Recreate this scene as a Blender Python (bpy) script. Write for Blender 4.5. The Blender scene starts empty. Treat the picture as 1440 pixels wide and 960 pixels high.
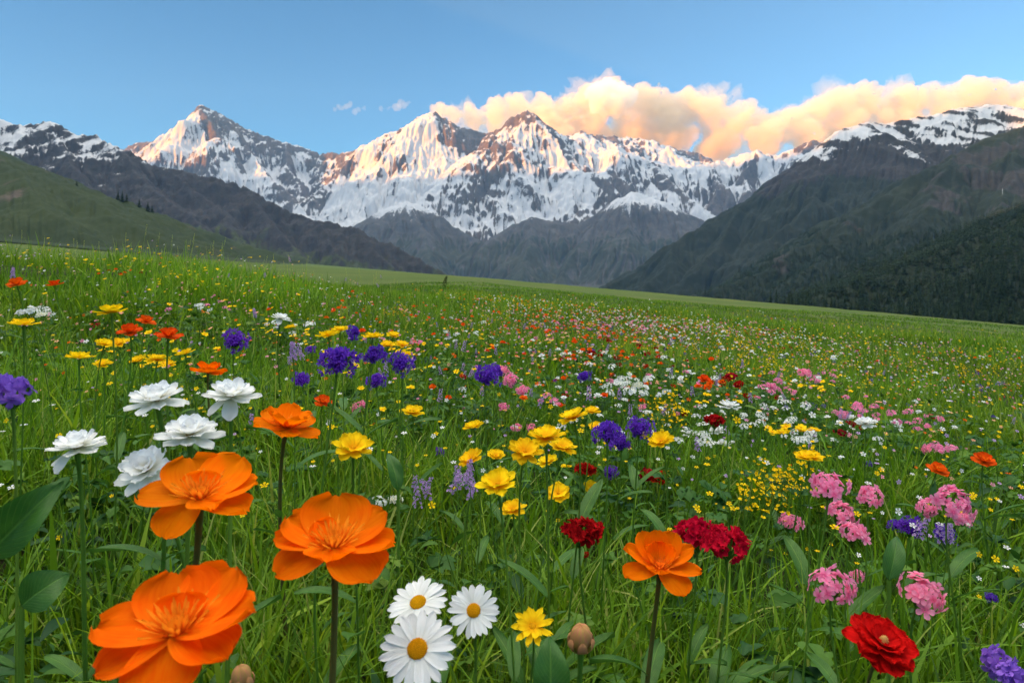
import bpy, math, random
import numpy as np
from mathutils import Vector, Matrix

SC = bpy.context.scene
COL = SC.collection
PI = math.pi

# ------------------------------------------------------------------ camera
CAM_Z = 0.6
cam_data = bpy.data.cameras.new('camera')
cam = bpy.data.objects.new('camera', cam_data)
COL.objects.link(cam)
cam.location = (0, 0, CAM_Z)
cam.rotation_euler = (PI / 2, 0, 0)
cam_data.lens = 24.0
cam_data.sensor_width = 36.0
cam_data.shift_y = -87.0 / 1440.0
cam_data.clip_start = 0.02
cam_data.clip_end = 90000.0
cam_data.dof.use_dof = True
cam_data.dof.focus_distance = 1.1
cam_data.dof.aperture_fstop = 16.0
SC.camera = cam

# ------------------------------------------------------------------ sky, sun, exposure
SKY_FILL = (18.5, 17.0, 14.0, 1.0)  # radiance of the added overhead glow
SKY_TINT = (0.60, 0.93, 1.06, 1.0)
SUN_EL, SUN_AZ = math.radians(9.0), math.radians(243.0)      # azimuth clockwise from +Y
world = bpy.data.worlds.new('World')
SC.world = world
world.use_nodes = True
wn, wl = world.node_tree.nodes, world.node_tree.links
wn.clear()
sky = wn.new('ShaderNodeTexSky')
sky.sky_type = 'NISHITA'
sky.sun_disc = False
sky.sun_elevation = SUN_EL
sky.sun_rotation = SUN_AZ
sky.altitude = 2000
sky.air_density = 1.0
sky.dust_density = 0.6
sky.ozone_density = 1.6
bg = wn.new('ShaderNodeBackground')
bg.inputs['Strength'].default_value = 0.056
wo = wn.new('ShaderNodeOutputWorld')
# bright fill glow added to the sky overhead, above the view, lighting the meadow
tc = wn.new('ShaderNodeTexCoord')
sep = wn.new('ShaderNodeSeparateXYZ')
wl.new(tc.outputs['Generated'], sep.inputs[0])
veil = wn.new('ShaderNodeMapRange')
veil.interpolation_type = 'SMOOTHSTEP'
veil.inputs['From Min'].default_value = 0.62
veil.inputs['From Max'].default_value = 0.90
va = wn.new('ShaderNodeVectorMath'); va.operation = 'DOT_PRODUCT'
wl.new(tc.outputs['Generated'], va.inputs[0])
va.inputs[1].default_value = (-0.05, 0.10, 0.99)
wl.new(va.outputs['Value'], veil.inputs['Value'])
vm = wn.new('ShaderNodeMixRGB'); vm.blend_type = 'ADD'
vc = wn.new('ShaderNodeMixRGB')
vc.inputs[1].default_value = (0, 0, 0, 1); vc.inputs[2].default_value = SKY_FILL
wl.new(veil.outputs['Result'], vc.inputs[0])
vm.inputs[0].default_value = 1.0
tint = wn.new('ShaderNodeMixRGB'); tint.blend_type = 'MULTIPLY'; tint.inputs[0].default_value = 1.0
tint.inputs[2].default_value = SKY_TINT
wl.new(sky.outputs['Color'], tint.inputs[1])
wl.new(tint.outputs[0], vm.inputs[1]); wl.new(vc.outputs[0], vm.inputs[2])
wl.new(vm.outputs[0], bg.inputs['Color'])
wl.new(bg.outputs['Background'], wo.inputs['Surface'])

sun_data = bpy.data.lights.new('sun', 'SUN')
sun_data.energy = 4.4
sun_data.angle = math.radians(0.5)
sun_data.color = (1.0, 0.345, 0.012)
sun = bpy.data.objects.new('sun', sun_data)
COL.objects.link(sun)
SUN_DIR = Vector((math.sin(SUN_AZ) * math.cos(SUN_EL), math.cos(SUN_AZ) * math.cos(SUN_EL), math.sin(SUN_EL)))
sun.rotation_euler = SUN_DIR.to_track_quat('Z', 'Y').to_euler()

vs = SC.view_settings
vs.view_transform = 'Standard'
vs.look = 'None'
vs.gamma = 1.0
vs.exposure = 2.15
vs.use_curve_mapping = False
cy = SC.cycles
cy.use_denoising = True
cy.max_bounces = 8
cy.diffuse_bounces = 4
cy.transmission_bounces = 4
cy.transparent_max_bounces = 8
cy.volume_bounces = 8
cy.sample_clamp_indirect = 6.0
cy.caustics_reflective = False
cy.caustics_refractive = False

# ------------------------------------------------------------------ noise helpers (numpy)
def _hash(ix, iy, seed):
    h = (ix.astype(np.int64) * 374761393 + iy.astype(np.int64) * 668265263 + seed * 974711) & 0xffffffff
    h = ((h ^ (h >> 13)) * 1274126177) & 0xffffffff
    return (h ^ (h >> 16)) & 0xffff

def perlin(x, y, seed=0):
    x = np.asarray(x, float); y = np.asarray(y, float)
    xi, yi = np.floor(x), np.floor(y)
    fx, fy = x - xi, y - yi
    u = fx * fx * fx * (fx * (fx * 6 - 15) + 10)
    v = fy * fy * fy * (fy * (fy * 6 - 15) + 10)
    def g(dx, dy):
        a = _hash(xi + dx, yi + dy, seed) * (2 * PI / 65536.0)
        return np.cos(a) * (fx - dx) + np.sin(a) * (fy - dy)
    n0 = g(0, 0) * (1 - u) + g(1, 0) * u
    n1 = g(0, 1) * (1 - u) + g(1, 1) * u
    return (n0 * (1 - v) + n1 * v) * 1.5

def fbm(x, y, octaves=5, seed=0, gain=0.5, lac=2.03):
    s = 0; a = 1.0; t = 0
    for o in range(octaves):
        s = s + a * perlin(x, y, seed + o * 17); t += a
        x = x * lac + 3.7; y = y * lac - 1.3; a *= gain
    return s / t

def ridged(x, y, octaves=5, seed=0, gain=0.5, lac=2.07):
    s = 0; a = 1.0; t = 0; w = 1.0
    for o in range(octaves):
        n = (1 - np.abs(perlin(x, y, seed + o * 31))) ** 2
        s = s + a * n * w; t += a
        w = np.clip(n * 1.6, 0, 1)
        x = x * lac + 1.9; y = y * lac + 7.1; a *= gain
    return s / t

def sstep(a, b, x):
    t = np.clip((x - a) / (b - a), 0, 1)
    return t * t * (3 - 2 * t)

def P2W(px, py, d):
    """direction of a sight line at a given depth -> world point"""
    return np.array([(px - 720.0) / 960.0 * d, d, CAM_Z + (393.0 - py) / 960.0 * d])

# ------------------------------------------------------------------ object helpers
def mesh_np(name, verts, faces, mats=None, smooth=True, fmat=None, attrs=None):
    """verts (n,3); faces: (m,3|4) array or list of such arrays"""
    me = bpy.data.meshes.new(name)
    if not isinstance(faces, (list, tuple)):
        faces = [faces]
    faces = [np.asarray(f, np.int32) for f in faces if len(f)]
    verts = np.ascontiguousarray(verts, np.float32)
    me.vertices.add(len(verts))
    me.vertices.foreach_set('co', verts.ravel())
    loops = np.concatenate([f.ravel() for f in faces])
    sizes = np.concatenate([np.full(len(f), f.shape[1], np.int32) for f in faces])
    starts = np.concatenate([[0], np.cumsum(sizes)[:-1]]).astype(np.int32)
    me.loops.add(len(loops)); me.loops.foreach_set('vertex_index', loops)
    me.polygons.add(len(sizes)); me.polygons.foreach_set('loop_start', starts)
    me.polygons.foreach_set('loop_total', sizes)
    if smooth:
        me.polygons.foreach_set('use_smooth', np.ones(len(sizes), bool))
    if fmat is not None:
        me.polygons.foreach_set('material_index', np.asarray(fmat, np.int32))
    if attrs:
        for k, a in attrs.items():
            a = np.asarray(a, np.float32)
            if a.ndim == 1:
                at = me.attributes.new(k, 'FLOAT', 'POINT'); at.data.foreach_set('value', a)
            else:
                if a.shape[1] == 3:
                    a = np.concatenate([a, np.ones((len(a), 1), np.float32)], 1)
                at = me.attributes.new(k, 'FLOAT_COLOR', 'POINT'); at.data.foreach_set('color', np.ascontiguousarray(a).ravel())
    for m in (mats or []):
        me.materials.append(m)
    me.update(calc_edges=True)
    me.validate()
    return me

def link(name, me, parent=None, kind=None, label=None, cat=None, group=None):
    o = bpy.data.objects.new(name, me)
    COL.objects.link(o)
    if parent is not None: o.parent = parent
    if kind: o['kind'] = kind
    if label: o['label'] = label
    if cat: o['category'] = cat
    if group: o['group'] = group
    return o

def grid_faces(nr, nc):
    i = np.arange(nr - 1)[:, None] * nc + np.arange(nc - 1)[None, :]
    i = i.ravel()
    return np.stack([i, i + 1, i + nc + 1, i + nc], 1)

class NT:
    """small node-tree builder"""
    def __init__(s, name):
        s.m = bpy.data.materials.new(name); s.m.use_nodes = True
        s.t = s.m.node_tree; s.t.nodes.clear()
        s.out = s.t.nodes.new('ShaderNodeOutputMaterial')
    def n(s, kind, _ins=None, **kw):
        nd = s.t.nodes.new('ShaderNode' + kind)
        for k, v in kw.items(): setattr(nd, k, v)
        for k, v in (_ins or {}).items():
            if hasattr(v, 'is_output') or isinstance(v, bpy.types.NodeSocket): s.t.links.new(v, nd.inputs[k])
            else: nd.inputs[k].default_value = v
        return nd
    def math(s, op, a, b=None, clamp=False):
        d = {0: a}
        if b is not None: d[1] = b
        return s.n('Math', d, operation=op, use_clamp=clamp).outputs[0]
    def mix(s, f, a, b, bt='MIX'):
        nd = s.n('MixRGB', {0: f, 1: a, 2: b}, blend_type=bt); return nd.outputs[0]
    def ramp(s, f, stops):
        nd = s.n('ValToRGB', {0: f}); e = nd.color_ramp.elements
        while len(e) > 1: e.remove(e[-1])
        e[0].position, e[0].color = stops[0]
        for p, c in stops[1:]:
            x = e.new(p); x.color = c
        return nd.outputs[0]
    def noise(s, vec, scale, detail=4, rough=0.55, dist=0.0):
        return s.n('TexNoise', {'Vector': vec, 'Scale': scale, 'Detail': detail, 'Roughness': rough, 'Distortion': dist}).outputs['Fac']
    def attr(s, name): return s.n('Attribute', attribute_name=name)
    def surface(s, sh): s.t.links.new(sh, s.out.inputs['Surface']); return s.m
def C(r, g, b): return (r, g, b, 1.0)
# ------------------------------------------------------------------ mountains
def ridge_field(x, y, ridges, warp=0.0, wfreq=1 / 600.0, seed=3):
    """max over ridge lines of (crest height - k * distance); also returns along-ridge coordinate, distance, snow bias"""
    if warp:
        wx = x + warp * fbm(x * wfreq, y * wfreq, 4, seed)
        wy = y + warp * fbm(x * wfreq, y * wfreq, 4, seed + 50)
    else:
        wx, wy = x, y
    best = np.full(x.shape, -1e9); arc = np.zeros(x.shape); dst = np.zeros(x.shape); sb = np.zeros(x.shape); rid = np.zeros(x.shape)
    for ri, R in enumerate(ridges):
        pts = np.array([P2W(*p) for p in R['p']])
        k = R.get('k', 0.75); snow = R.get('s', 0.0); a0 = ri * 5000.0
        drop = R.get('drop', 0.0)
        for A, B in zip(pts[:-1], pts[1:]):
            d2 = B[:2] - A[:2]; L = math.hypot(*d2)
            t = np.clip(((wx - A[0]) * d2[0] + (wy - A[1]) * d2[1]) / (L * L), 0, 1)
            dist = np.hypot(wx - (A[0] + t * d2[0]), wy - (A[1] + t * d2[1]))
            z = A[2] + t * (B[2] - A[2]) - k * dist ** R.get('e', 1.0) * (1.0 if 'e' not in R else R['scale'])
            z = z - drop
            m = z > best
            best = np.where(m, z, best); arc = np.where(m, a0 + t * L, arc); dst = np.where(m, dist, dst)
            sb = np.where(m, snow, sb); rid = np.where(m, ri, rid)
            a0 += L
    return best, arc, dst, sb, rid

def erode(z, cx, cy, n, steps, seed, rate=0.35, cap=5.0, inertia=0.08):
    """rain drops running downhill and carving gullies, all at once; cx, cy = cell sizes in metres"""
    nr, nc = z.shape
    rng = np.random.default_rng(seed)
    cell = 0.5 * (cx + cy)
    h = (z / cell).ravel().copy()                     # heights in cells
    for batch in range(n):
        m = nr * nc // 6
        r = rng.uniform(1, nr - 3, m); c = rng.uniform(1, nc - 3, m)
        dr = np.zeros(m); dc = np.zeros(m); sp = np.ones(m); wa = np.ones(m); sed = np.zeros(m)
        for st in range(steps):
            i = r.astype(np.int64); j = c.astype(np.int64); fr = r - i; fc = c - j
            k = i * nc + j
            h00, h01, h10, h11 = h[k], h[k + 1], h[k + nc], h[k + nc + 1]
            gr = (h10 - h00) * (1 - fc) + (h11 - h01) * fc
            gc = (h01 - h00) * (1 - fr) + (h11 - h10) * fr
            ho = h00 * (1 - fr) * (1 - fc) + h01 * (1 - fr) * fc + h10 * fr * (1 - fc) + h11 * fr * fc
            dr = dr * inertia - gr * (1 - inertia); dc = dc * inertia - gc * (1 - inertia)
            L = np.hypot(dr, dc) + 1e-9; dr /= L; dc /= L
            r2 = np.clip(r + dr, 1, nr - 3); c2 = np.clip(c + dc, 1, nc - 3)
            i2 = r2.astype(np.int64); j2 = c2.astype(np.int64); fr2 = r2 - i2; fc2 = c2 - j2
            k2 = i2 * nc + j2
            hn = h[k2] * (1 - fr2) * (1 - fc2) + h[k2 + 1] * (1 - fr2) * fc2 + h[k2 + nc] * fr2 * (1 - fc2) + h[k2 + nc + 1] * fr2 * fc2
            dh = hn - ho
            capy = np.maximum(-dh, 0.01) * sp * wa * cap
            dep = np.where(dh > 0, np.minimum(dh, sed), np.where(sed > capy, (sed - capy) * 0.25, 0))
            ero = np.where((dh <= 0) & (sed <= capy), np.minimum((capy - sed) * rate, -dh * 0.5), 0)
            d = (dep - ero) * 0.30
            sed = sed + (ero - dep)
            w = np.concatenate([d * (1 - fr) * (1 - fc), d * (1 - fr) * fc, d * fr * (1 - fc), d * fr * fc])
            h += np.clip(np.bincount(np.concatenate([k, k + 1, k + nc, k + nc + 1]), w, minlength=h.size)[:h.size], -0.08, 0.05)
            sp = np.sqrt(np.maximum(sp * sp - dh * 1.0, 0.05)); sp = np.minimum(sp, 4.0)
            wa *= 0.97
            r, c = r2, c2
    h = np.clip(h, z.ravel() / cell - 5.0, z.ravel() / cell + 1.2).reshape(nr, nc)
    p = np.pad(h, 1, mode='edge')
    h = 0.5 * h + 0.125 * (p[:-2, 1:-1] + p[2:, 1:-1] + p[1:-1, :-2] + p[1:-1, 2:])
    return h * cell

def terrain(name, mat, u0, u1, nu, ylo, yhi, ny, ridges, amp, gully, glen, warp, wfreq, nfreq, seed, attrf, floor_, ypow=1.0, label=None, er=5, rgh=0.20, ribs=8.0):
    u = np.linspace(u0, u1, nu)
    yv = ylo + (yhi - ylo) * np.linspace(0, 1, ny) ** ypow
    Y, U = np.meshgrid(yv, u, indexing='ij')
    X = U * Y
    z, arc, dst, sb, rid = ridge_field(X, Y, ridges, warp, wfreq, seed)
    far = np.clip(dst / glen, 0, 1)
    nz = ridged(X * nfreq, Y * nfreq, 6, seed + 5) - 0.42
    gl = ridged(arc / (gully * 1.0) + 0.35 * fbm(X * nfreq * 2, Y * nfreq * 2, 3, seed + 9), dst / (gully * 5.0) + rid * 7.3, 4, seed + 77) - 0.45
    rough = fbm(X * nfreq * 6, Y * nfreq * 6, 5, seed + 21, gain=0.6)
    z = z + amp * (0.2 + 0.8 * far) * nz + amp * 0.55 * far * gl + amp * rgh * rough
    if er:
        cxm, cym = float(np.mean(np.gradient(X, axis=1))), float(np.mean(np.gradient(Y, axis=0)))
        z0 = z
        z = erode(z, cxm, cym, er, 40, seed + 5)
        z = np.where(dst < 2.5 * cxm, np.maximum(z, z0 - 0.5 * cxm), z)
    # broken rock: small sharp ribs and ledges on top of the worn shape
    rib = ridged(arc / (gully * 0.30) + 0.5 * fbm(X * nfreq * 5, Y * nfreq * 5, 3, seed + 91), dst / (gully * 1.4) + rid * 3.1, 4, seed + 93, gain=0.6) - 0.45
    z = z + ribs * (0.3 + 0.7 * far) * rib + ribs * 0.6 * (ridged(X * nfreq * 9, Y * nfreq * 9, 4, seed + 97) - 0.45)
    fl = floor_(X, Y)
    z = np.maximum(z, fl)
    # slope from finite differences in world units
    def blur(a, r):
        for _ in range(r):
            p = np.pad(a, 1, mode='edge'); a = (p[:-2, 1:-1] + p[2:, 1:-1] + p[1:-1, :-2] + p[1:-1, 2:] + p[1:-1, 1:-1]) / 5
        return a
    dzr, dzc = np.gradient(blur(z, 1))
    dyr = np.gradient(Y, axis=0); dxc = np.gradient(X, axis=1)
    dxr = np.gradient(X, axis=0)
    gx = dzc / dxc
    gy = (dzr - gx * dxr) / dyr
    slope = np.hypot(gx, gy)
    # concavity (positive in gullies)
    def blur(a, r):
        for _ in range(r):
            p = np.pad(a, 1, mode='edge'); a = (p[:-2, 1:-1] + p[2:, 1:-1] + p[1:-1, :-2] + p[1:-1, 2:] + p[1:-1, 1:-1]) / 5
        return a
    conc = blur(z, 8) - z
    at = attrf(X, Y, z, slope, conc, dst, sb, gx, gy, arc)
    V = np.stack([X, Y, z], -1).reshape(-1, 3)
    me = mesh_np(name, V, grid_faces(ny, nu), [mat], attrs={k: a.ravel() for k, a in at.items()})
    o = link(name, me, kind='structure', label=label)
    return o, (u, yv, z)

# rock / grass / snow material, shared recipe: attributes 'snow' and 'green' are threshold fields
def mountain_mat(name, rock_a, rock_b, grass_a, grass_b, scale, snow_col=(0.46, 0.468, 0.49), sharp=0.035, bump=0.5, bumpd=10.0):
    b = NT(name)
    pos = b.n('NewGeometry').outputs['Position']
    n1 = b.noise(pos, scale, 6, 0.62)
    n2 = b.noise(pos, scale * 6.3, 5, 0.6)
    n3 = b.noise(pos, scale * 0.22, 4, 0.55)
    n5 = b.noise(pos, scale * 22.0, 4, 0.65)
    st = b.n('Mapping', {'Vector': pos, 'Scale': (1, 1, 3.2), 'Rotation': (0.35, 0.2, 0)}).outputs[0]
    strata = b.noise(st, scale * 1.7, 5, 0.65, 0.6)
    rock = b.mix(b.ramp(strata, [(0.34, C(0, 0, 0)), (0.66, C(1, 1, 1))]), C(*rock_a), C(*rock_b))
    rock = b.mix(b.math('MULTIPLY', b.ramp(n5, [(0.4, C(0, 0, 0)), (0.6, C(1, 1, 1))]), 0.45), rock, C(*[v * 1.25 for v in rock_b]))
    rock = b.mix(b.math('MULTIPLY', n2, 0.7), rock, C(*[v * 0.55 for v in rock_a]))
    grass = b.mix(b.ramp(n3, [(0.38, C(0, 0, 0)), (0.62, C(1, 1, 1))]), C(*grass_a), C(*grass_b))
    grass = b.mix(b.math('MULTIPLY', n2, 0.5), grass, C(*[v * 0.6 for v in grass_a]))
    g = b.attr('green').outputs['Fac']
    gf = b.math('ADD', g, b.math('MULTIPLY', b.math('SUBTRACT', n1, 0.5), 1.1))
    gf = b.ramp(gf, [(0.42, C(0, 0, 0)), (0.58, C(1, 1, 1))])
    base = b.mix(gf, rock, grass)
    s = b.attr('snow').outputs['Fac']
    sf = b.math('ADD', s, b.math('ADD', b.math('MULTIPLY', b.math('SUBTRACT', n1, 0.5), 0.25), b.math('MULTIPLY', b.math('SUBTRACT', n2, 0.5), 0.3)))
    sf = b.math('ADD', sf, b.math('MULTIPLY', b.math('SUBTRACT', n5, 0.5), 0.55))
    sf = b.ramp(sf, [(0.5 - sharp, C(0, 0, 0)), (0.5 + sharp, C(1, 1, 1))])
    col = b.mix(sf, base, C(*snow_col))
    bs = b.n('Bump', {'Strength': bump, 'Distance': bumpd, 'Height': b.math('ADD', n1, b.math('ADD', b.math('MULTIPLY', n2, 0.45), b.math('MULTIPLY', n5, 0.16)))})
    bstr = b.math('SUBTRACT', bump, b.math('MULTIPLY', sf, bump * 0.7))
    b.t.links.new(bstr, bs.inputs['Strength'])
    p = b.n('BsdfPrincipled', {'Base Color': col, 'Roughness': 0.85, 'Normal': bs.outputs[0]})
    p.inputs['Specular IOR Level'].default_value = 0.15
    return b.surface(p.outputs[0])

def plane_floor(off):
    return lambda X, Y: -0.087 * X - off + 0 * Y

# --- snow range, 9 to 14 km away
SNOW = [
 dict(p=[(60,230,12800),(150,215,12500),(185,207,12300),(215,200,12100),(250,180,11800),(272,160,11600),(288,148,11500),(310,160,11600),(330,173,11700),(350,184,11800),(405,203,11900),(430,211,12000),(450,217,12000),(480,216,11700),(507,205,11300),(540,192,11200),(572,180,11200),(590,164,11200),(610,158,11200),(626,165,11200),(642,178,11300),(680,190,11300),(702,180,11100),(722,165,11000),(741,157,11000),(760,170,11000),(780,183,11000),(800,197,10900),(830,215,10800),(850,212,10700),(870,204,10600),(890,215,10600),(915,228,10500),(960,236,10600),(1000,231,10700),(1040,219,10800),(1060,213,10800),(1085,222,10800),(1112,210,10800),(1138,199,10800),(1160,206,10800),(1220,230,10800)], k=1.05, s=0.72),
 dict(p=[(770,205,13900),(795,192,13900),(822,185,13800),(850,190,13800),(900,196,13800),(940,207,13800),(985,218,13800),(1020,232,13800)], k=0.7, s=0.8),
 dict(p=[(288,148,11500),(265,188,11000),(240,236,10300),(222,275,9700)], k=1.03, s=0.62),
 dict(p=[(288,148,11500),(303,190,10900),(292,240,10200),(310,280,9700)], k=1.0, s=0.6),
 dict(p=[(330,173,11700),(342,205,11200),(385,255,10300),(430,300,9600)], k=0.98, s=0.62),
 dict(p=[(405,203,11900),(402,232,11300),(425,270,10500)], k=1.03, s=0.55),
 dict(p=[(507,205,11300),(482,240,10700),(440,275,10100),(420,310,9500)], k=0.98, s=0.68),
 dict(p=[(572,180,11200),(545,215,10600),(520,255,10000),(505,290,9500)], k=0.93, s=0.85),
 dict(p=[(610,158,11200),(598,190,10800),(577,240,10200),(600,285,9500),(615,312,9100)], k=0.98, s=0.62),
 dict(p=[(642,178,11300),(640,205,10900),(648,228,10500)], k=1.03, s=0.6),
 dict(p=[(741,157,11000),(722,190,10600),(700,203,10400),(662,215,10200),(635,243,9900),(598,280,9300),(575,300,9000)], k=0.93, s=0.58),
 dict(p=[(700,203,10400),(720,235,10000),(700,270,9500),(690,300,9100)], k=1.03, s=0.5),
 dict(p=[(722,195,10600),(760,225,10200),(800,240,9900),(850,250,9700),(835,285,9300),(800,310,8900)], k=0.98, s=0.52),
 dict(p=[(770,178,11000),(795,215,10500),(812,240,10100)], k=1.0, s=0.45),
 dict(p=[(870,204,10600),(858,232,10200),(880,262,9700)], k=1.03, s=0.5),
 dict(p=[(915,228,10500),(950,262,9900),(985,290,9400),(1005,315,9000)], k=0.98, s=0.6),
 dict(p=[(1000,231,10700),(1010,262,10100),(985,300,9500)], k=1.03, s=0.5),
 dict(p=[(1060,213,10800),(1045,245,10300),(1060,285,9600)], k=1.03, s=0.5),
 dict(p=[(1138,199,10800),(1105,240,10200),(1090,275,9700),(1050,310,9200)], k=0.98, s=0.5),
]
FRONT = [
 dict(p=[(400,352,8600),(440,338,8700),(500,318,8800),(545,294,8850),(575,282,8800),(612,299,8700),(645,322,8500),(668,352,8200)], k=0.72, s=0.2),
 dict(p=[(575,282,8800),(590,325,8100),(612,375,7200)], k=0.7, s=0.08),
 dict(p=[(630,378,7600),(662,350,7900),(697,331,8100),(722,316,8200),(748,306,8250),(780,309,8300),(815,314,8400),(848,296,8500),(886,270,8550),(915,278,8500),(947,291,8500),(990,312,8500),(1060,352,8500),(1120,380,8400)], k=0.72, s=0.2),
 dict(p=[(748,306,8250),(742,350,7500),(733,396,6700)], k=0.7, s=0.05),
 dict(p=[(848,296,8500),(815,345,7700),(790,392,7000)], k=0.72, s=0.05),
 dict(p=[(886,270,8550),(880,325,7700),(862,392,6900)], k=0.7, s=0.08),
 dict(p=[(947,291,8500),(965,345,7700),(950,392,7000)], k=0.72, s=0.08),
]
def snow_attr(X, Y, z, slope, conc, dst, sb, gx, gy, arc):
    n = fbm(X / 420.0, Y / 420.0, 5, 301)
    zz = z - CAM_Z
    py = 393 - zz / Y * 960
    big = fbm(X / 900.0 + 0.5 * n, Y / 1300.0, 3, 305)
    bands = fbm(X / 260.0, (zz + 0.25 * X) / 90.0, 4, 309)
    s = sb + 0.42 * np.clip(0.95 - slope, -0.8, 0.6) + 0.003 * np.clip(conc, -30, 30) + 0.25 * n + 0.80 * big + 0.16 * bands + 0.10
    nv = fbm(X / 240.0 + 0.6 * n, (zz + 0.15 * X) / 150.0, 4, 331); nf = fbm(X / 75.0, (zz - 0.3 * X) / 50.0, 4, 337)
    s = s + 0.22 * nv + 0.12 * nf
    s = s - 0.22 * np.exp(-dst / 140.0) * sstep(-0.1, 0.35, n + 0.2)
    s = s + 0.08 + 0.06 * sstep(1700, 900, zz)
    s = s - 0.50 * np.exp(-(dst / 260.0) ** 2) * sstep(1950, 2250, zz + 250 * nv) * sstep(-0.25, 0.15, nf + 0.5 * nv + 0.1)
    s = s - 0.5 * sstep(250, -150, zz)
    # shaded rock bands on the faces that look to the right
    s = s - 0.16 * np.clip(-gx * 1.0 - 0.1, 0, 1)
    g = 0.10 + 0 * z
    return dict(snow=s, green=g)
def front_attr(X, Y, z, slope, conc, dst, sb, gx, gy, arc):
    n = fbm(X / 300.0, Y / 300.0, 5, 311)
    zz = z - CAM_Z
    s = 0.12 + 0.62 * sstep(520, 1000, zz) + 0.30 * n + 0.006 * np.clip(conc, -30, 30) - 0.0006 * dst
    # ice tongue coming down between the two front ridges
    g = 0.62 - 0.62 * sstep(250, 900, zz) + 0.15 * n - 0.012 * np.clip(conc, -25, 25)
    return dict(snow=s, green=g)
M_snow = mountain_mat('snow_and_rock', (0.064, 0.058, 0.056), (0.155, 0.125, 0.105), (0.05, 0.07, 0.03), (0.07, 0.08, 0.04), 1 / 330.0, bump=0.7, bumpd=40)
M_front = mountain_mat('scree_and_grass', (0.050, 0.049, 0.050), (0.10, 0.090, 0.085), (0.026, 0.032, 0.020), (0.045, 0.046, 0.032), 1 / 260.0, bump=0.5, bumpd=25)
low = lambda X, Y: -60 + 0 * X
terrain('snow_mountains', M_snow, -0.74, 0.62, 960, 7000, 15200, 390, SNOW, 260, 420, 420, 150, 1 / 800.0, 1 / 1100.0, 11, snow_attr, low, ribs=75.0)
terrain('scree_mountains', M_front, -0.40, 0.52, 620, 5200, 9300, 230, FRONT, 150, 380, 420, 110, 1 / 700.0, 1 / 1000.0, 23, front_attr, low, ribs=30.0)

# --- left: dark rocky mountain and the green hill in front of it
LEFTR = [
 dict(p=[(-330,130,5400),(-200,150,5200),(-100,162,5000),(0,168,4800),(35,177,4700),(70,171,4600),(98,187,4500),(130,189,4500),(160,203,4400),(200,222,4400),(240,238,4400),(300,250,4350),(345,263,4300),(390,290,4200),(440,308,4100),(500,322,4000),(550,345,3900),(590,366,3800),(630,388,3700),(660,405,3650)], k=0.80, s=0.2),
 dict(p=[(0,168,4800),(-40,215,4300),(-60,250,3900)], k=0.8, s=0.2),
 dict(p=[(70,171,4600),(95,215,4200),(120,265,3800),(160,310,3300)], k=0.85, s=0.2),
 dict(p=[(160,203,4400),(215,265,3900),(280,320,3400)], k=0.8, s=0.1),
 dict(p=[(240,238,4400),(300,290,4000),(350,345,3500)], k=0.85, s=0),
 dict(p=[(345,263,4300),(385,318,3900),(430,370,3500)], k=0.85, s=0),
 dict(p=[(440,308,4100),(470,345,3850),(505,385,3600)], k=0.9, s=0),
 dict(p=[(500,322,4000),(530,355,3800),(560,392,3600)], k=0.9, s=0),
]
def left_attr(X, Y, z, slope, conc, dst, sb, gx, gy, arc):
    n = fbm(X / 260.0, Y / 260.0, 5, 411)
    zz = z - CAM_Z
    u = X / Y
    s = 0.36 * sstep(-0.40, -0.62, u) + 0.35 * sstep(560, 950, zz) + 0.30 * n + 0.5 * fbm(X / 120.0, (zz - 0.4 * X) / 70.0, 5, 433) + 0.006 * np.clip(conc, -25, 25) - 0.14 + 0.25 * np.clip(0.85 - slope, -0.5, 0.5)
    g = 1.0 - 1.1 * sstep(60, 520, zz + 120 * n + 200 * sstep(-0.45, -0.2, u)) + 0.1 * n - 0.25 * np.clip(slope - 0.8, 0, 1)
    return dict(snow=s, green=g)
M_left = mountain_mat('dark_rock', (0.017, 0.018, 0.022), (0.050, 0.043, 0.042), (0.030, 0.042, 0.016), (0.05, 0.062, 0.022), 1 / 130.0, bump=0.7, bumpd=16)
terrain('rocky_mountain', M_left, -1.10, -0.02, 620, 2700, 5600, 240, LEFTR, 85, 170, 240, 70, 1 / 380.0, 1 / 520.0, 37, left_attr, plane_floor(30), er=3, rgh=0.42, ribs=26.0)
HILL = [
 dict(p=[(-700,20,1500),(-420,80,1500),(-200,140,1480),(-60,195,1450),(0,220,1400),(60,250,1350),(120,277,1280),(190,312,1180),(270,357,1050),(330,385,980)], k=0.42, s=0),
 dict(p=[(0,220,1400),(60,285,1100),(110,330,950)], k=0.5, s=0),
 dict(p=[(-200,140,1480),(-100,260,1100),(-30,320,900)], k=0.5, s=0),
]
HILL2 = [
 dict(p=[(-200,170,2700),(0,212,2650),(60,240,2600),(110,262,2500),(200,294,2400),(300,328,2200),(400,362,2000),(470,388,1900),(540,402,1850)], k=0.5, s=0),
 dict(p=[(110,262,2500),(190,330,2100),(260,372,1900)], k=0.55, s=0),
 dict(p=[(300,328,2200),(350,362,1950),(380,388,1800)], k=0.55, s=0),
]
def hill_attr(X, Y, z, slope, conc, dst, sb, gx, gy, arc):
    n = fbm(X / 120.0, Y / 120.0, 5, 511)
    return dict(snow=-1 + 0 * z, green=0.86 + 0.75 * n + 0.0 * z)
M_hill = mountain_mat('hill_grass', (0.06, 0.048, 0.036), (0.09, 0.072, 0.054), (0.012, 0.026, 0.006), (0.027, 0.042, 0.009), 1 / 60.0, bump=0.45, bumpd=4)
_, HILL_G = terrain('green_hill', M_hill, -1.2, -0.34, 380, 500, 1700, 150, HILL, 22, 90, 160, 25, 1 / 200.0, 1 / 260.0, 41, hill_attr, plane_floor(4), er=1)
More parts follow.
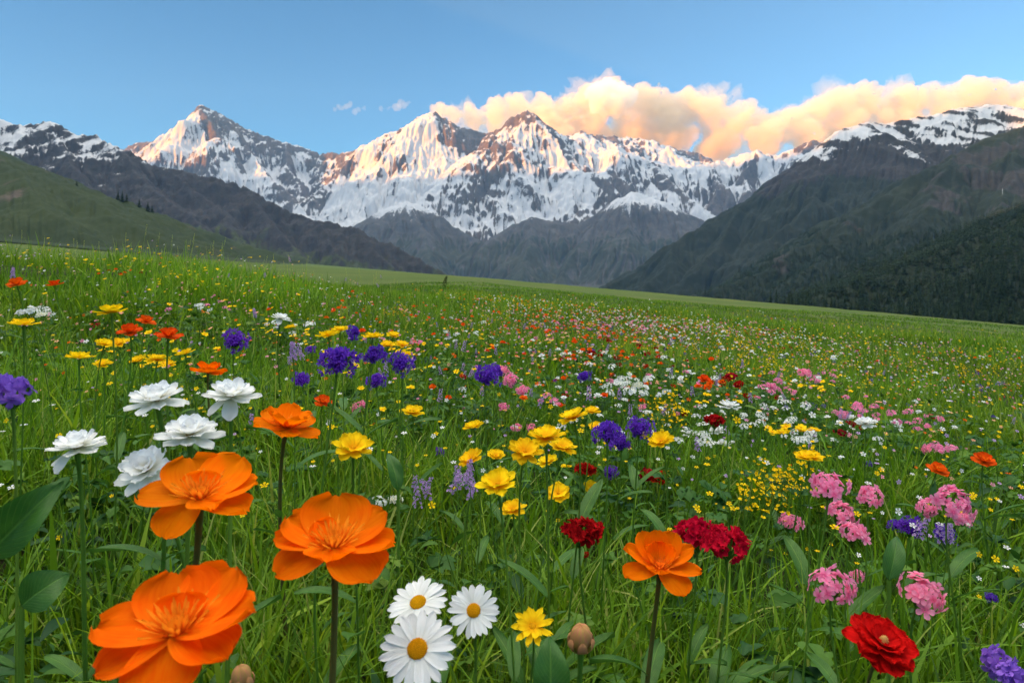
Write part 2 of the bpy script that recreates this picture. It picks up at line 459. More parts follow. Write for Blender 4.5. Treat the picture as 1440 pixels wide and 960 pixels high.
_, HILL2_G = terrain('far_green_hill', M_hill, -1.0, -0.12, 380, 1500, 2900, 130, HILL2, 30, 120, 200, 30, 1 / 260.0, 1 / 330.0, 43, hill_attr, plane_floor(8), er=1)

# --- right: snow-streaked mountain, green ridge, forest ridge
RIGHTR = [
 dict(p=[(800,425,3700),(855,402,3900),(900,375,4000),(960,335,4100),(1040,290,4300),(1100,250,4400),(1150,211,4500),(1190,181,4600),(1213,172,4600),(1250,175,4700),(1300,161,4700),(1340,153,4700),(1400,146,4700),(1440,153,4800),(1550,140,4900),(1700,160,5000),(1900,170,5100)], k=0.72, s=0.3),
 dict(p=[(1213,172,4600),(1195,215,4350),(1150,275,4000),(1080,335,3600)], k=0.72, s=0.2),
 dict(p=[(1150,275,4000),(1180,310,3700),(1160,350,3400)], k=0.72, s=0.1),
 dict(p=[(1300,161,4700),(1275,205,4400),(1255,245,4100)], k=0.78, s=0.2),
 dict(p=[(1400,146,4700),(1375,195,4400),(1350,240,4100)], k=0.78, s=0.2),
 dict(p=[(1040,290,4300),(1010,345,3900),(960,395,3500)], k=0.72, s=0.0),
 dict(p=[(960,335,4100),(930,380,3750),(900,410,3500)], k=0.72, s=0.0),
]
def right_attr(X, Y, z, slope, conc, dst, sb, gx, gy, arc):
    n = fbm(X / 300.0, Y / 300.0, 5, 611)
    n2 = fbm(X / 90.0, Y / 90.0, 4, 617)
    zz = z - CAM_Z
    nv = fbm(X / 130.0, (zz + 0.4 * X) / 75.0, 5, 633)
    s = 0.95 * sstep(560, 960, zz + 170 * n) + 0.007 * np.clip(conc, -22, 22) + 0.15 * n2 + 0.85 * nv + 0.35 * np.clip(0.7 - slope, -0.6, 0.5) - 0.30 + 0.25 * n
    g = 1.02 - 0.95 * sstep(430, 760, zz + 160 * n) + 0.12 * n2 - 0.3 * np.clip(slope - 0.9, 0, 1)
    return dict(snow=s, green=g)
M_right = mountain_mat('brown_rock_and_turf', (0.018, 0.018, 0.022), (0.040, 0.035, 0.035), (0.007, 0.014, 0.009), (0.015, 0.021, 0.011), 1 / 130.0, bump=0.6, bumpd=14)
terrain('snow_streaked_mountain', M_right, 0.05, 1.15, 620, 2900, 5600, 230, RIGHTR, 80, 190, 260, 60, 1 / 400.0, 1 / 560.0, 53, right_attr, plane_floor(30), er=3, rgh=0.30, ribs=20.0)
GREENR = [
 dict(p=[(1900,90,3500),(1700,110,3400),(1600,125,3300),(1500,155,3200),(1440,179,3100),(1400,191,3050),(1340,216,2950),(1270,258,2850),(1200,300,2700),(1130,345,2500),(1060,385,2300),(1000,408,2200),(930,425,2100)], k=0.62, s=0),
 dict(p=[(1340,216,2950),(1315,270,2600),(1275,330,2200),(1230,380,1900)], k=0.62, s=0),
 dict(p=[(1440,179,3100),(1425,240,2700),(1400,300,2250),(1370,350,1900)], k=0.62, s=0),
 dict(p=[(1200,300,2700),(1165,350,2350),(1120,400,2000)], k=0.62, s=0),
]
def green_attr(X, Y, z, slope, conc, dst, sb, gx, gy, arc):
    n = fbm(X / 170.0, Y / 170.0, 5, 711)
    zz = z - CAM_Z; u = X / Y
    g = 0.95 + 0.9 * n - 0.55 * sstep(0.50, 0.72, u) * sstep(150, 380, zz) * sstep(780, 480, zz) + 0.01 * np.clip(conc, -15, 15)
    # the thread of snow in one gully of the cliff
    px = 720 + 960 * u; py = 393 - zz / Y * 960
    line = 1412 + 5 * np.sin(py / 9.0) * 0.5
    s = -0.6 + 1.15 * np.exp(-((px - line) / 1.8) ** 2) * sstep(250, 262, py) * sstep(290, 278, py)
    return dict(snow=s, green=g)
M_green = mountain_mat('turf_and_cliff', (0.020, 0.020, 0.022), (0.046, 0.039, 0.037), (0.006, 0.014, 0.008), (0.013, 0.022, 0.010), 1 / 90.0, bump=0.5, bumpd=9)
_, GREEN_G = terrain('green_mountain', M_green, 0.15, 1.15, 520, 1500, 3700, 200, GREENR, 62, 150, 240, 45, 1 / 320.0, 1 / 420.0, 61, green_attr, plane_floor(20), er=2, rgh=0.32, ribs=14.0)
FORESTR = [
 dict(p=[(1900,120,1700),(1700,190,1600),(1600,225,1500),(1500,268,1350),(1440,300,1250),(1380,332,1150),(1300,364,1050),(1220,396,1000),(1150,416,950),(1080,432,900),(1020,440,880)], k=0.45, s=0),
 dict(p=[(1440,300,1250),(1420,360,950),(1410,405,760)], k=0.4, s=0),
 dict(p=[(1600,225,1500),(1580,320,1000),(1560,390,700)], k=0.4, s=0),
]
_, FOREST_G = terrain('forest_hill', M_green, 0.2, 1.2, 300, 480, 1800, 150, FORESTR, 18, 90, 160, 20, 1 / 200.0, 1 / 240.0, 67,
    lambda X, Y, z, slope, conc, dst, sb, gx, gy, arc: dict(snow=-1 + 0 * z, green=1.2 + 0 * z), plane_floor(5))

# --- unseen ridge added behind the camera to keep low sun off the valley
def occluder():
    sx, sy = math.sin(SUN_AZ), math.cos(SUN_AZ)              # towards the sun
    te = math.tan(SUN_EL)
    cx, cyy = -sy, sx                                         # sideways (right-hand side of the light's travel is negative)
    D = 9000.0
    # shadow heights wanted at places seen in the photograph
    wants = [P2W(*p) for p in OCC_WANT]
    cs = np.array([w[0] * cx + w[1] * cyy for w in wants]); ds = np.array([-(w[0] * sx + w[1] * sy) for w in wants])
    hs = np.array([w[2] for w in wants]) + te * (ds + D)
    o = np.argsort(cs); cs, hs = cs[o], hs[o]
    c = np.linspace(-16000, 16000, 260); a = np.linspace(-1, 1, 41)
    H = np.interp(c, cs, hs) + 60 * fbm(c / 900.0, c * 0 + 3.3, 5, 901)
    A, Cc = np.meshgrid(a, c, indexing='ij')
    Z = H[None, :] * (1 - np.abs(A) ** 0.85) - 200 + 200 * (1 - np.abs(A)) + 120 * np.abs(A) * fbm(Cc / 700.0, A * 3, 4, 907)
    off = D + A * 3200.0
    X = off * sx + Cc * cx; Y = off * sy + Cc * cyy
    me = mesh_np('sun_blocking_ridge', np.stack([X, Y, Z], -1).reshape(-1, 3), grid_faces(41, 260), [M_green],
                 attrs=dict(snow=np.full(X.size, -1.0), green=np.full(X.size, 0.8)))
    link('sun_blocking_ridge', me, kind='structure')
OCC_WANT = [(150,235,12000),(250,238,10600),(400,252,10500),(560,262,10200),(700,250,9900),(800,240,9900),(900,226,10400),(1000,224,10500),(1100,214,10600),(1150,200,10600),(1150,205,4500),(1213,167,4600),(1300,163,4700),(1400,152,4700),(1440,157,4800),(1440,165,3100),(1340,190,2950),(1000,120,2500),(720,150,1200)]
occluder()
# ------------------------------------------------------------------ clouds
def cloud_mat(dens, col):
    b = NT('cloud_vapour')
    v = b.n('VolumePrincipled', {'Color': col, 'Density': dens, 'Anisotropy': 0.25})
    b.t.links.new(v.outputs[0], b.out.inputs['Volume'])
    return b.m
def make_cloud(name, blobs, mpp, D, dens, voxel, seed, label, amp=1.0, depth=0.55, col=(0.95, 0.86, 0.68, 1)):
    """blobs: (px, py, r_px) in sight-line coordinates at distance D; every blob sprouts smaller ones on its surface"""
    rng = np.random.default_rng(seed)
    S = []
    for (px, py, r) in blobs:
        c = P2W(px, py, D); c[1] += rng.normal() * r * mpp * depth
        S.append((c, r * mpp))
        for _ in range(26):
            d = rng.normal(size=3); d[2] = abs(d[2]) * 0.9 - 0.15; d /= np.linalg.norm(d)
            rr = r * mpp * rng.uniform(0.22, 0.45)
            c1 = c + d * r * mpp * rng.uniform(0.75, 1.0)
            S.append((c1, rr))
            for _ in range(5):
                e = rng.normal(size=3); e = e + d * 1.2; e /= np.linalg.norm(e)
                S.append((c1 + e * rr * 0.9, rr * rng.uniform(0.25, 0.5)))
    ico = bpy.data.meshes.new('tmp'); 
    import bmesh
    bm = bmesh.new(); bmesh.ops.create_icosphere(bm, subdivisions=2, radius=1.0); bm.to_mesh(ico); bm.free()
    v0 = np.array([v.co[:] for v in ico.vertices]); f0 = np.array([p.vertices[:] for p in ico.polygons])
    bpy.data.meshes.remove(ico)
    V = np.concatenate([c + v0 * r for c, r in S]); F = np.concatenate([f0 + i * len(v0) for i in range(len(S))])
    org = P2W(np.mean([b_[0] for b_ in blobs]), np.mean([b_[1] for b_ in blobs]), D)
    me = mesh_np(name + '_blobs', V - org, F)
    tmp = bpy.data.objects.new('tmp', me); COL.objects.link(tmp)
    md = tmp.modifiers.new('r', 'REMESH'); md.mode = 'VOXEL'; md.voxel_size = voxel
    dg = bpy.context.evaluated_depsgraph_get()
    ev = tmp.evaluated_get(dg)
    m2 = bpy.data.meshes.new_from_object(ev)
    bpy.data.objects.remove(tmp); bpy.data.meshes.remove(me)
    n = len(m2.vertices); co = np.empty(n * 3, np.float32); m2.vertices.foreach_get('co', co); co = co.reshape(-1, 3)
    nm = np.empty(n * 3, np.float32); m2.vertices.foreach_get('normal', nm); nm = nm.reshape(-1, 3)
    s = voxel * 9
    q = co / s
    d = fbm(q[:, 0] + q[:, 1] * 0.7, q[:, 2] + q[:, 1] * 0.45, 4, seed) * 1.6 + ridged(q[:, 0] * 2.2 + q[:, 1], q[:, 2] * 2.2 - q[:, 1], 3, seed + 5) * 0.6 - 0.35
    co = co + nm * (d * voxel * 3.2 * amp)[:, None]
    m2.vertices.foreach_set('co', co.astype(np.float32).ravel())
    m2.polygons.foreach_set('use_smooth', np.ones(len(m2.polygons), bool))
    m2.update()
    m2.materials.clear(); m2.materials.append(cloud_mat(dens, col))
    m2.name = name
    o = link(name, m2, kind='stuff', label=label)
    o.location = org
    return o
CLD = 19000.0; MPP = CLD / 960.0
BANK = [(618,160,10),(640,163,13),(668,166,15),(700,160,17),(728,155,19),(760,158,20),(795,158,22),(828,142,22),(868,142,24),(905,150,24),(940,147,22),(972,148,23),(1000,160,24),(1035,170,22),(1065,172,20),(1095,176,17),(1120,170,20),(1150,158,22),(1185,147,22),(1215,143,21),(1245,150,20),(1278,145,20),(1312,140,20),(1345,142,20),(1372,133,22),(1405,142,22),(1440,146,24),(1490,150,26),(1550,155,28),
        (770,190,26),(830,185,30),(890,190,30),(950,190,30),(1010,200,28),(1070,202,24),(1130,195,26),(1190,182,28),(1260,175,28),(1340,170,28),(1430,172,30),(700,180,14)]
CORE = [(840,136,15),(858,128,16),(878,136,15),(866,148,17),(846,150,12)]
make_cloud('clouds', BANK, MPP, CLD, 0.0030, 62, 5, 'bank of sunlit golden cumulus cloud behind the snow peaks')
make_cloud('cloud_wisp', [(538,155,3),(546,154,4),(554,151,5),(562,148,5),(570,148,4),(577,145,3)], MPP, CLD, 0.0010, 34, 7, 'small pink cloud wisp left of the middle peak')
make_cloud('cloud_wisp', [(472,154,3),(479,152,4),(486,150,4),(492,148,3)], MPP, CLD, 0.0010, 30, 8, 'tiny pink cloud wisp farthest left')
make_cloud('cloud_wisp', [(499,158,3),(505,155,3),(511,152,3)], MPP, CLD, 0.0010, 30, 9, 'tiny pink cloud wisp between two others')

MIST = [(px + 9 * math.sin(i * 1.7), py + 4 + 5 * math.cos(i * 2.3), r * 1.05) for i, (px, py, r) in enumerate(BANK)]
make_cloud('cloud_mist', MIST, MPP * 19800 / CLD, 19800.0, 0.0009, 70, 25, 'thin ragged veil of cloud round the golden bank', amp=2.6, depth=0.9)
make_cloud('cloud_tower', CORE, MPP * 18000 / CLD, 18000.0, 0.006, 45, 15, 'bright white tower of cloud rising from the golden bank', col=(0.997, 0.985, 0.95, 1), depth=0.3)

# ------------------------------------------------------------------ haze: one closed box of thin air
def haze(density):
    b = NT('thin_air')
    v = b.n('VolumePrincipled', {'Color': (0.26, 0.56, 1.0, 1), 'Density': density, 'Anisotropy': 0.0})
    b.t.links.new(v.outputs[0], b.out.inputs['Volume'])
    x0, x1, y0, y1, z0, z1 = -17000, 17000, -19000, 15600, -1800, 4300
    Vv = np.array([(x, y, z) for z in (z0, z1) for y in (y0, y1) for x in (x0, x1)], float)
    F = np.array([(0, 2, 3, 1), (4, 5, 7, 6), (0, 1, 5, 4), (2, 6, 7, 3), (0, 4, 6, 2), (1, 3, 7, 5)])
    link('haze', mesh_np('haze', Vv, F, [b.m], smooth=False), kind='stuff')
haze(2.0e-5)
# ------------------------------------------------------------------ meadow ground
def ground_z(x, y):
    x = np.asarray(x, float); y = np.asarray(y, float)
    r = np.hypot(x, y)
    z = -0.087 * x
    z = z + 0.05 * fbm(x / 1.7, y / 1.7, 3, 1001) * sstep(0.6, 2.0, r)
    z = z + 0.16 * fbm(x / 5.5, y / 5.5, 3, 1005) * sstep(2.0, 6.0, r)
    z = z + 0.9 * fbm(x / 45.0, y / 45.0, 3, 1009) * sstep(14, 60, r) * (1 - 0.5 * sstep(200, 400, r))
    # the crest on the left, and the ground falling away behind it
    u = x / np.maximum(y, 0.3)
    left = sstep(-0.02, -0.5, u) * (y > 0)
    z = z + left * 0.30 * np.exp(-((r - 8.0) / 3.2) ** 2)
    z = z - left * 3.0 * sstep(11, 60, r)
    z = z - sstep(350, 900, r) * 6.0
    return z
def build_ground():
    ang = np.concatenate([np.linspace(-48, 48, 420), np.linspace(50, 310, 90)])
    ang = np.radians(ang)
    rr = np.concatenate([[0.02], np.geomspace(0.12, 26000, 430)])
    R, A = np.meshgrid(rr, np.append(ang, ang[0] + 2 * PI), indexing='ij')
    X, Y = R * np.sin(A), R * np.cos(A)
    Z = ground_z(X, Y)
    Z = np.where(R > 3000, Z * 0 + (-0.087 * 3000 * np.sin(A)) - 60 - (R - 3000) * 0.004, Z)
    Z = np.maximum(Z, -900)
    b = NT('meadow_soil')
    pos = b.n('NewGeometry').outputs['Position']
    n1 = b.noise(pos, 0.055, 5, 0.6); n2 = b.noise(pos, 0.9, 5, 0.62); n3 = b.noise(pos, 9.0, 4, 0.6)
    st = b.n('Mapping', {'Vector': pos, 'Scale': (0.35, 1.6, 1.0), 'Rotation': (0, 0, 0.25)}).outputs[0]
    n4 = b.noise(st, 0.035, 5, 0.55)
    c = b.mix(b.ramp(n4, [(0.36, C(0, 0, 0)), (0.64, C(1, 1, 1))]), C(0.055, 0.088, 0.018), C(0.115, 0.130, 0.034))
    c = b.mix(b.ramp(n1, [(0.40, C(0, 0, 0)), (0.66, C(1, 1, 1))]), c, C(0.070, 0.110, 0.022))
    c = b.mix(b.math('MULTIPLY', n2, 0.55), c, C(0.05, 0.085, 0.016))
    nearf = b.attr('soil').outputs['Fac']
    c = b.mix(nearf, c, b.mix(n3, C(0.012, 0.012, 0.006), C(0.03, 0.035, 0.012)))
    bp = b.n('Bump', {'Strength': 0.8, 'Distance': 0.25, 'Height': n2})
    p = b.n('BsdfPrincipled', {'Base Color': c, 'Roughness': 0.9, 'Normal': bp.outputs[0]})
    p.inputs['Specular IOR Level'].default_value = 0.1
    b.surface(p.outputs[0])
    nr, nc = R.shape
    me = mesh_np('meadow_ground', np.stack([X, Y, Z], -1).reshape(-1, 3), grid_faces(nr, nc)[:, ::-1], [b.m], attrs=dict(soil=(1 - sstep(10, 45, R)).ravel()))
    link('meadow_ground', me, kind='structure')
build_ground()
# ------------------------------------------------------------------ grass
def leaf_mat(name, stops, trans=0.35, rough=0.5, spec=0.25, vein=False):
    """stops: list of (pos, rgb) over the attribute 'tint'; attribute 'along' runs from root to tip"""
    b = NT(name)
    col = b.ramp(b.attr('tint').outputs['Fac'], [(p, C(*c)) for p, c in stops])
    hs = b.n('HueSaturation', {'Color': col})
    pos = b.n('NewGeometry').outputs['Position']
    nz = b.noise(pos, 0.45, 3, 0.5)
    b.t.links.new(b.math('ADD', 0.475, b.math('MULTIPLY', nz, 0.05)), hs.inputs['Hue'])
    b.t.links.new(b.math('ADD', 0.72, b.math('MULTIPLY', nz, 0.56)), hs.inputs['Value'])
    col = hs.outputs[0]
    if vein:
        fine = b.noise(pos, 260.0, 3, 0.6)
        col = b.mix(b.math('MULTIPLY', fine, 0.35), col, C(0.10, 0.17, 0.05))
    p = b.n('BsdfPrincipled', {'Base Color': col, 'Roughness': rough})
    p.inputs['Specular IOR Level'].default_value = spec
    t = b.n('BsdfTranslucent', {'Color': b.mix(1.0, col, C(1.25, 1.15, 0.5), 'MULTIPLY')})
    m = b.n('MixShader', {0: trans, 1: p.outputs[0], 2: t.outputs[0]})
    return b.surface(m.outputs[0])
GRASS_STOPS = [(0.0, (0.036, 0.098, 0.008)), (0.30, (0.076, 0.180, 0.009)), (0.62, (0.155, 0.300, 0.016)), (0.86, (0.29, 0.42, 0.036)), (0.94, (0.30, 0.34, 0.09)), (1.0, (0.38, 0.33, 0.15))]
M_grass = leaf_mat('grass_blade', GRASS_STOPS, 0.42, 0.55, 0.18)

def wedge(n, r0, r1, rng, half=0.86, expo=2.0):
    """random spots between two radii; expo 2 = even per area"""
    q = rng.uniform(0, 1, n)
    r = (r0 ** expo + q * (r1 ** expo - r0 ** expo)) ** (1 / expo)
    a = rng.uniform(-half, half, n)
    return r * np.sin(a), r * np.cos(a), r

def blades(x, y, z, h, w, az, lean, bend, tint, seg, rng):
    """ribbons that narrow to a tip; vectorised"""
    n = len(x)
    s = np.linspace(0, 1, seg + 1)
    th = lean[:, None] + bend[:, None] * s[None, :]                   # angle from vertical along the blade
    ds = (h / seg)[:, None]
    dxy = np.sin(th) * ds; dz = np.cos(th) * ds
    R = np.concatenate([np.zeros((n, 1)), np.cumsum(dxy[:, :-1], 1)], 1)
    Zc = np.concatenate([np.zeros((n, 1)), np.cumsum(dz[:, :-1], 1)], 1)
    wid = w[:, None] * np.clip((0.55 + 0.75 * s - 1.35 * s ** 2.2), 0.0, 1)[None, :] * 0.5
    face = az + rng.uniform(-0.9, 0.9, n)
    ca, sa = np.cos(az)[:, None], np.sin(az)[:, None]
    px, py = -np.sin(face)[:, None], np.cos(face)[:, None]
    cx = x[:, None] + ca * R; cyy = y[:, None] + sa * R; cz = z[:, None] + Zc
    L = np.stack([cx - px * wid, cyy - py * wid, cz], -1)[:, :-1]
    Rr = np.stack([cx + px * wid, cyy + py * wid, cz + wid * 0.25], -1)[:, :-1]
    tip = np.stack([cx, cyy, cz], -1)[:, -1:]
    V = np.concatenate([L, Rr, tip], 1)                                # (n, 2seg+1, 3)
    k = 2 * seg + 1
    base = (np.arange(n) * k)[:, None]
    i = np.arange(seg - 1)
    q = np.stack([i, i + seg, i + 1 + seg, i + 1], -1)[None] + base[..., None]
    t = np.array([[seg - 1, 2 * seg - 1, 2 * seg]])[None] + base[..., None]
    tt = np.repeat(tint[:, None], k, 1)
    al = np.concatenate([s[:-1], s[:-1], [1.0]])[None].repeat(n, 0)
    return V.reshape(-1, 3), q.reshape(-1, 4), t.reshape(-1, 3), tt.ravel(), al.ravel()

def merge_blades(name, parts, mat, kind='stuff', label=None):
    V, Q, T, A, B = [], [], [], [], []
    off = 0
    for v, q, t, a, b in parts:
        V.append(v); Q.append(q + off); T.append(t + off); A.append(a); B.append(b); off += len(v)
    me = mesh_np(name, np.concatenate(V), [np.concatenate(Q), np.concatenate(T)], [mat], attrs=dict(tint=np.concatenate(A), along=np.concatenate(B)))
    return link(name, me, kind=kind, label=label)

def lush(x, y):
    return fbm(x / 0.55, y / 0.55, 3, 2001) + 0.6 * fbm(x / 2.4, y / 2.4, 3, 2005)

def herb(x, y):
    return fbm(x / 0.45, y / 0.45, 3, 2061) + 0.5 * fbm(x / 1.6, y / 1.6, 2, 2067)

def build_grass():
    rng = np.random.default_rng(77)
    parts = []
    def batch(n, r0, r1, seg, wmul, expo, hmul=1.0, half=0.86):
        x, y, r = wedge(n, r0, r1, rng, half, expo)
        lu = lush(x, y)
        keep = rng.uniform(0, 1, n) < np.clip(0.70 + 1.1 * lu, 0.16, 1.0) * (1 - 0.72 * sstep(0.02, 0.28, herb(x, y)) * (r < 4.5))
        x, y, r, lu = x[keep], y[keep], r[keep], lu[keep]
        m = len(x)
        h = np.clip(0.19 + 0.15 * lu + rng.normal(0, 0.055, m), 0.05, 0.40) * hmul
        h *= np.where(r < 0.75, 0.45 + 0.55 * sstep(0.25, 0.75, r), 1.0)
        h = np.where(r < 1.6, np.minimum(h, rng.uniform(0.18, 0.29, m) + 0.07 * sstep(0.55, 0.9, r)), h)
        w = rng.uniform(0.0026, 0.0072, m) * wmul(r)
        big = rng.uniform(0, 1, m) < 0.07
        w = np.where(big & (r < 6), w * 2.0, w)
        az = rng.uniform(0, 2 * PI, m) + 0.6 * fbm(x / 1.3, y / 1.3, 2, 2031)
        lean = np.abs(rng.normal(0.14, 0.22, m))
        bend = np.abs(rng.normal(0.85, 0.75, m))
        tint = np.clip(0.41 + 0.32 * lu + rng.normal(0, 0.19, m), 0, 0.92)
        tint = np.where(rng.uniform(0, 1, m) < 0.03, rng.uniform(0.9, 1.0, m), tint)
        far = sstep(10, 50, r)
        tint = np.clip(tint - 0.10 * far + (0.25 + 0.25 * far) * fbm(x / 20.0, y / 7.0 + x / 40.0, 3, 2041) * sstep(4, 14, r), 0, 0.93); h = h * (1 - 0.35 * far)
        parts.append(blades(x, y, ground_z(x, y) - 0.004, h, w, az, lean, bend, tint, seg, rng))
    batch(38000, 0.24, 2.2, 6, lambda r: 1.22 + 0 * r, 2.0, 1.0, 1.22)
    batch(92000, 2.2, 6.0, 4, lambda r: r / 2.2, 1.25, 1.0, 1.0)
    batch(100000, 6.0, 20.0, 3, lambda r: 0.55 * r / 2.2, 1.1, 0.95)
    batch(110000, 20.0, 60.0, 2, lambda r: 0.42 * r / 2.2, 1.1, 0.7)
    # short under-layer
    x, y, r = wedge(54000, 0.24, 4.0, rng, 1.2, 1.7)
    m = len(x)
    parts.append(blades(x, y, ground_z(x, y) - 0.003, rng.uniform(0.04, 0.12, m), rng.uniform(0.002, 0.0045, m), rng.uniform(0, 6.28, m), np.abs(rng.normal(0.3, 0.3, m)), np.abs(rng.normal(0.7, 0.5, m)), np.clip(rng.normal(0.2, 0.14, m), 0, 1), 3, rng))
    # thin flowering stalks with seed heads, mostly on the crest
    n = 420
    x, y, r = wedge(n, 1.2, 13.0, rng, 0.80, 1.6)
    keep = (rng.uniform(0, 1, n) < np.where(x / y < -0.1, 0.9, 0.3)); x, y, r = x[keep], y[keep], r[keep]; n = len(x)
    h = rng.uniform(0.26, 0.44, n) * np.where(r > 5, 1.05, 0.85); az = rng.uniform(0, 6.28, n); lean = np.abs(rng.normal(0.04, 0.06, n)); bend = np.abs(rng.normal(0.12, 0.12, n))
    z = ground_z(x, y)
    parts.append(blades(x, y, z, h, 0.0016 * np.maximum(1, r / 3), az, lean, bend, rng.uniform(0.75, 0.98, n), 4, rng))
    for k in range(14):
        f = 1 - 0.02 * k
        th = lean + bend * 0.6
        hh = h * (0.98 - 0.017 * k)
        gx = x + np.cos(az) * np.sin(th) * hh; gy = y + np.sin(az) * np.sin(th) * hh; gz = z + np.cos(th) * hh * 0.985
        parts.append(blades(gx, gy, gz, rng.uniform(0.006, 0.016, n), 0.0022 * np.maximum(1, r / 3.5), rng.uniform(0, 6.28, n), rng.uniform(0.2, 0.9, n), 0 * x, rng.uniform(0.86, 1.0, n), 2, rng))
    merge_blades('meadow_grass', parts, M_grass, label='long green meadow grass')
build_grass()

# ------------------------------------------------------------------ low leafy plants between the blades
M_cover = leaf_mat('herb_leaf', [(0.0, (0.016, 0.058, 0.018)), (0.4, (0.032, 0.105, 0.022)), (0.75, (0.075, 0.175, 0.022)), (1.0, (0.14, 0.24, 0.03))], 0.30, 0.55, 0.16)
def leaf_outline(kind, rng):
    """flat outline (length 1 along +x) as rows of (s, half width)"""
    s = np.linspace(0, 1, 9)
    if kind == 0: w = 0.13 * np.sin(PI * s ** 0.8) ** 0.8
    elif kind == 1: w = 0.27 * np.sin(PI * s ** 0.7) ** 0.8
    else: w = 0.12 + 0.17 * np.abs(np.sin(PI * s * 2.0 + 0.3)) * (1 - s * 0.3); w[-1] = 0; w[0] = 0.02
    w = w.copy(); w[-1] = 0.004; w[0] = max(w[0], 0.015)
    return s, w
def leaves(x, y, z, size, az, tilt, droop, tint, kind, rng):
    s, w = leaf_outline(kind, rng)
    n = len(x); k = len(s)
    th = tilt[:, None] - droop[:, None] * s[None]
    ds = size[:, None] / (k - 1)
    R = np.concatenate([np.zeros((n, 1)), np.cumsum(np.cos(th[:, :-1]) * ds, 1)], 1)
    Zc = np.concatenate([np.zeros((n, 1)), np.cumsum(np.sin(th[:, :-1]) * ds, 1)], 1)
    ca, sa = np.cos(az)[:, None], np.sin(az)[:, None]
    roll = rng.normal(0, 0.35, n)[:, None]
    W = size[:, None] * w[None]
    cx = x[:, None] + ca * R; cyy = y[:, None] + sa * R; cz = z[:, None] + Zc
    ox, oy, oz = -sa * W * np.cos(roll), ca * W * np.cos(roll), W * np.sin(roll)
    up = W * 0.45
    Lv = np.stack([cx - ox, cyy - oy, cz - oz + up], -1); Rv = np.stack([cx + ox, cyy + oy, cz + oz + up], -1); Cv = np.stack([cx, cyy, cz], -1)
    V = np.concatenate([Lv, Cv, Rv], 1).reshape(-1, 3)
    i = np.arange(k - 1)
    q = np.concatenate([np.stack([i, i + k, i + k + 1, i + 1], -1), np.stack([i + k, i + 2 * k, i + 2 * k + 1, i + k + 1], -1)])
    q = (q[None] + (np.arange(n) * 3 * k)[:, None, None]).reshape(-1, 4)
    return V, q, np.zeros((0, 3), int), np.repeat(tint, 3 * k), np.tile(np.concatenate([s, s, s]), n)
def build_cover():
    rng = np.random.default_rng(99)
    parts = []
    for kind, num in ((0, 9000), (1, 2600), (3, 9500)):
        x, y, r = wedge(num, 0.30, 4.5, rng, 0.84, 1.55)
        cl = fbm(x / 0.4, y / 0.4, 3, 2101 + kind)
        keep = rng.uniform(0, 1, num) < 0.06 + 0.94 * sstep(-0.08, 0.20, herb(x, y))
        x, y, r, cl = x[keep], y[keep], r[keep], cl[keep]
        n = len(x)
        h = np.clip(rng.uniform(0.02, 0.20, n) + 0.06 * cl, 0.01, 0.24) * (0.6 + 0.4 * sstep(0.3, 0.9, r))
        az = rng.uniform(0, 6.28, n); tint = np.clip(rng.normal(0.46, 0.22, n) + 0.3 * cl, 0, 1)
        if kind == 3:                                      # leaves cut into five fingers, each finger toothed
            size = rng.uniform(0.020, 0.046, n); tl = rng.normal(0.25, 0.3, n); dr = rng.uniform(0.2, 1.1, n)
            for da, k in ((-1.25, 0.62), (-0.62, 0.85), (0.0, 1.0), (0.62, 0.85), (1.25, 0.62)):
                parts.append(leaves(x, y, ground_z(x, y) + h, size * k, az + da, tl, dr, np.clip(tint + rng.normal(0, 0.03, n), 0, 1), 2, rng))
        else:
            size = rng.uniform(0.022, 0.055, n) * (0.7 if kind == 1 else 1.1)
            parts.append(leaves(x, y, ground_z(x, y) + h, size, az, rng.normal(0.5, 0.4, n), rng.uniform(0.2, 1.4, n), tint, kind, rng))
        parts.append(blades(x, y, ground_z(x, y) - 0.003, h * 1.03, np.full(n, 0.002), rng.uniform(0, 6.28, n), 0 * x + 0.02, 0 * x, rng.uniform(0.3, 0.7, n), 2, rng))
    merge_blades('ground_cover', parts, M_cover, label='dark lobed and oval leaves growing low between the grass')
build_cover()
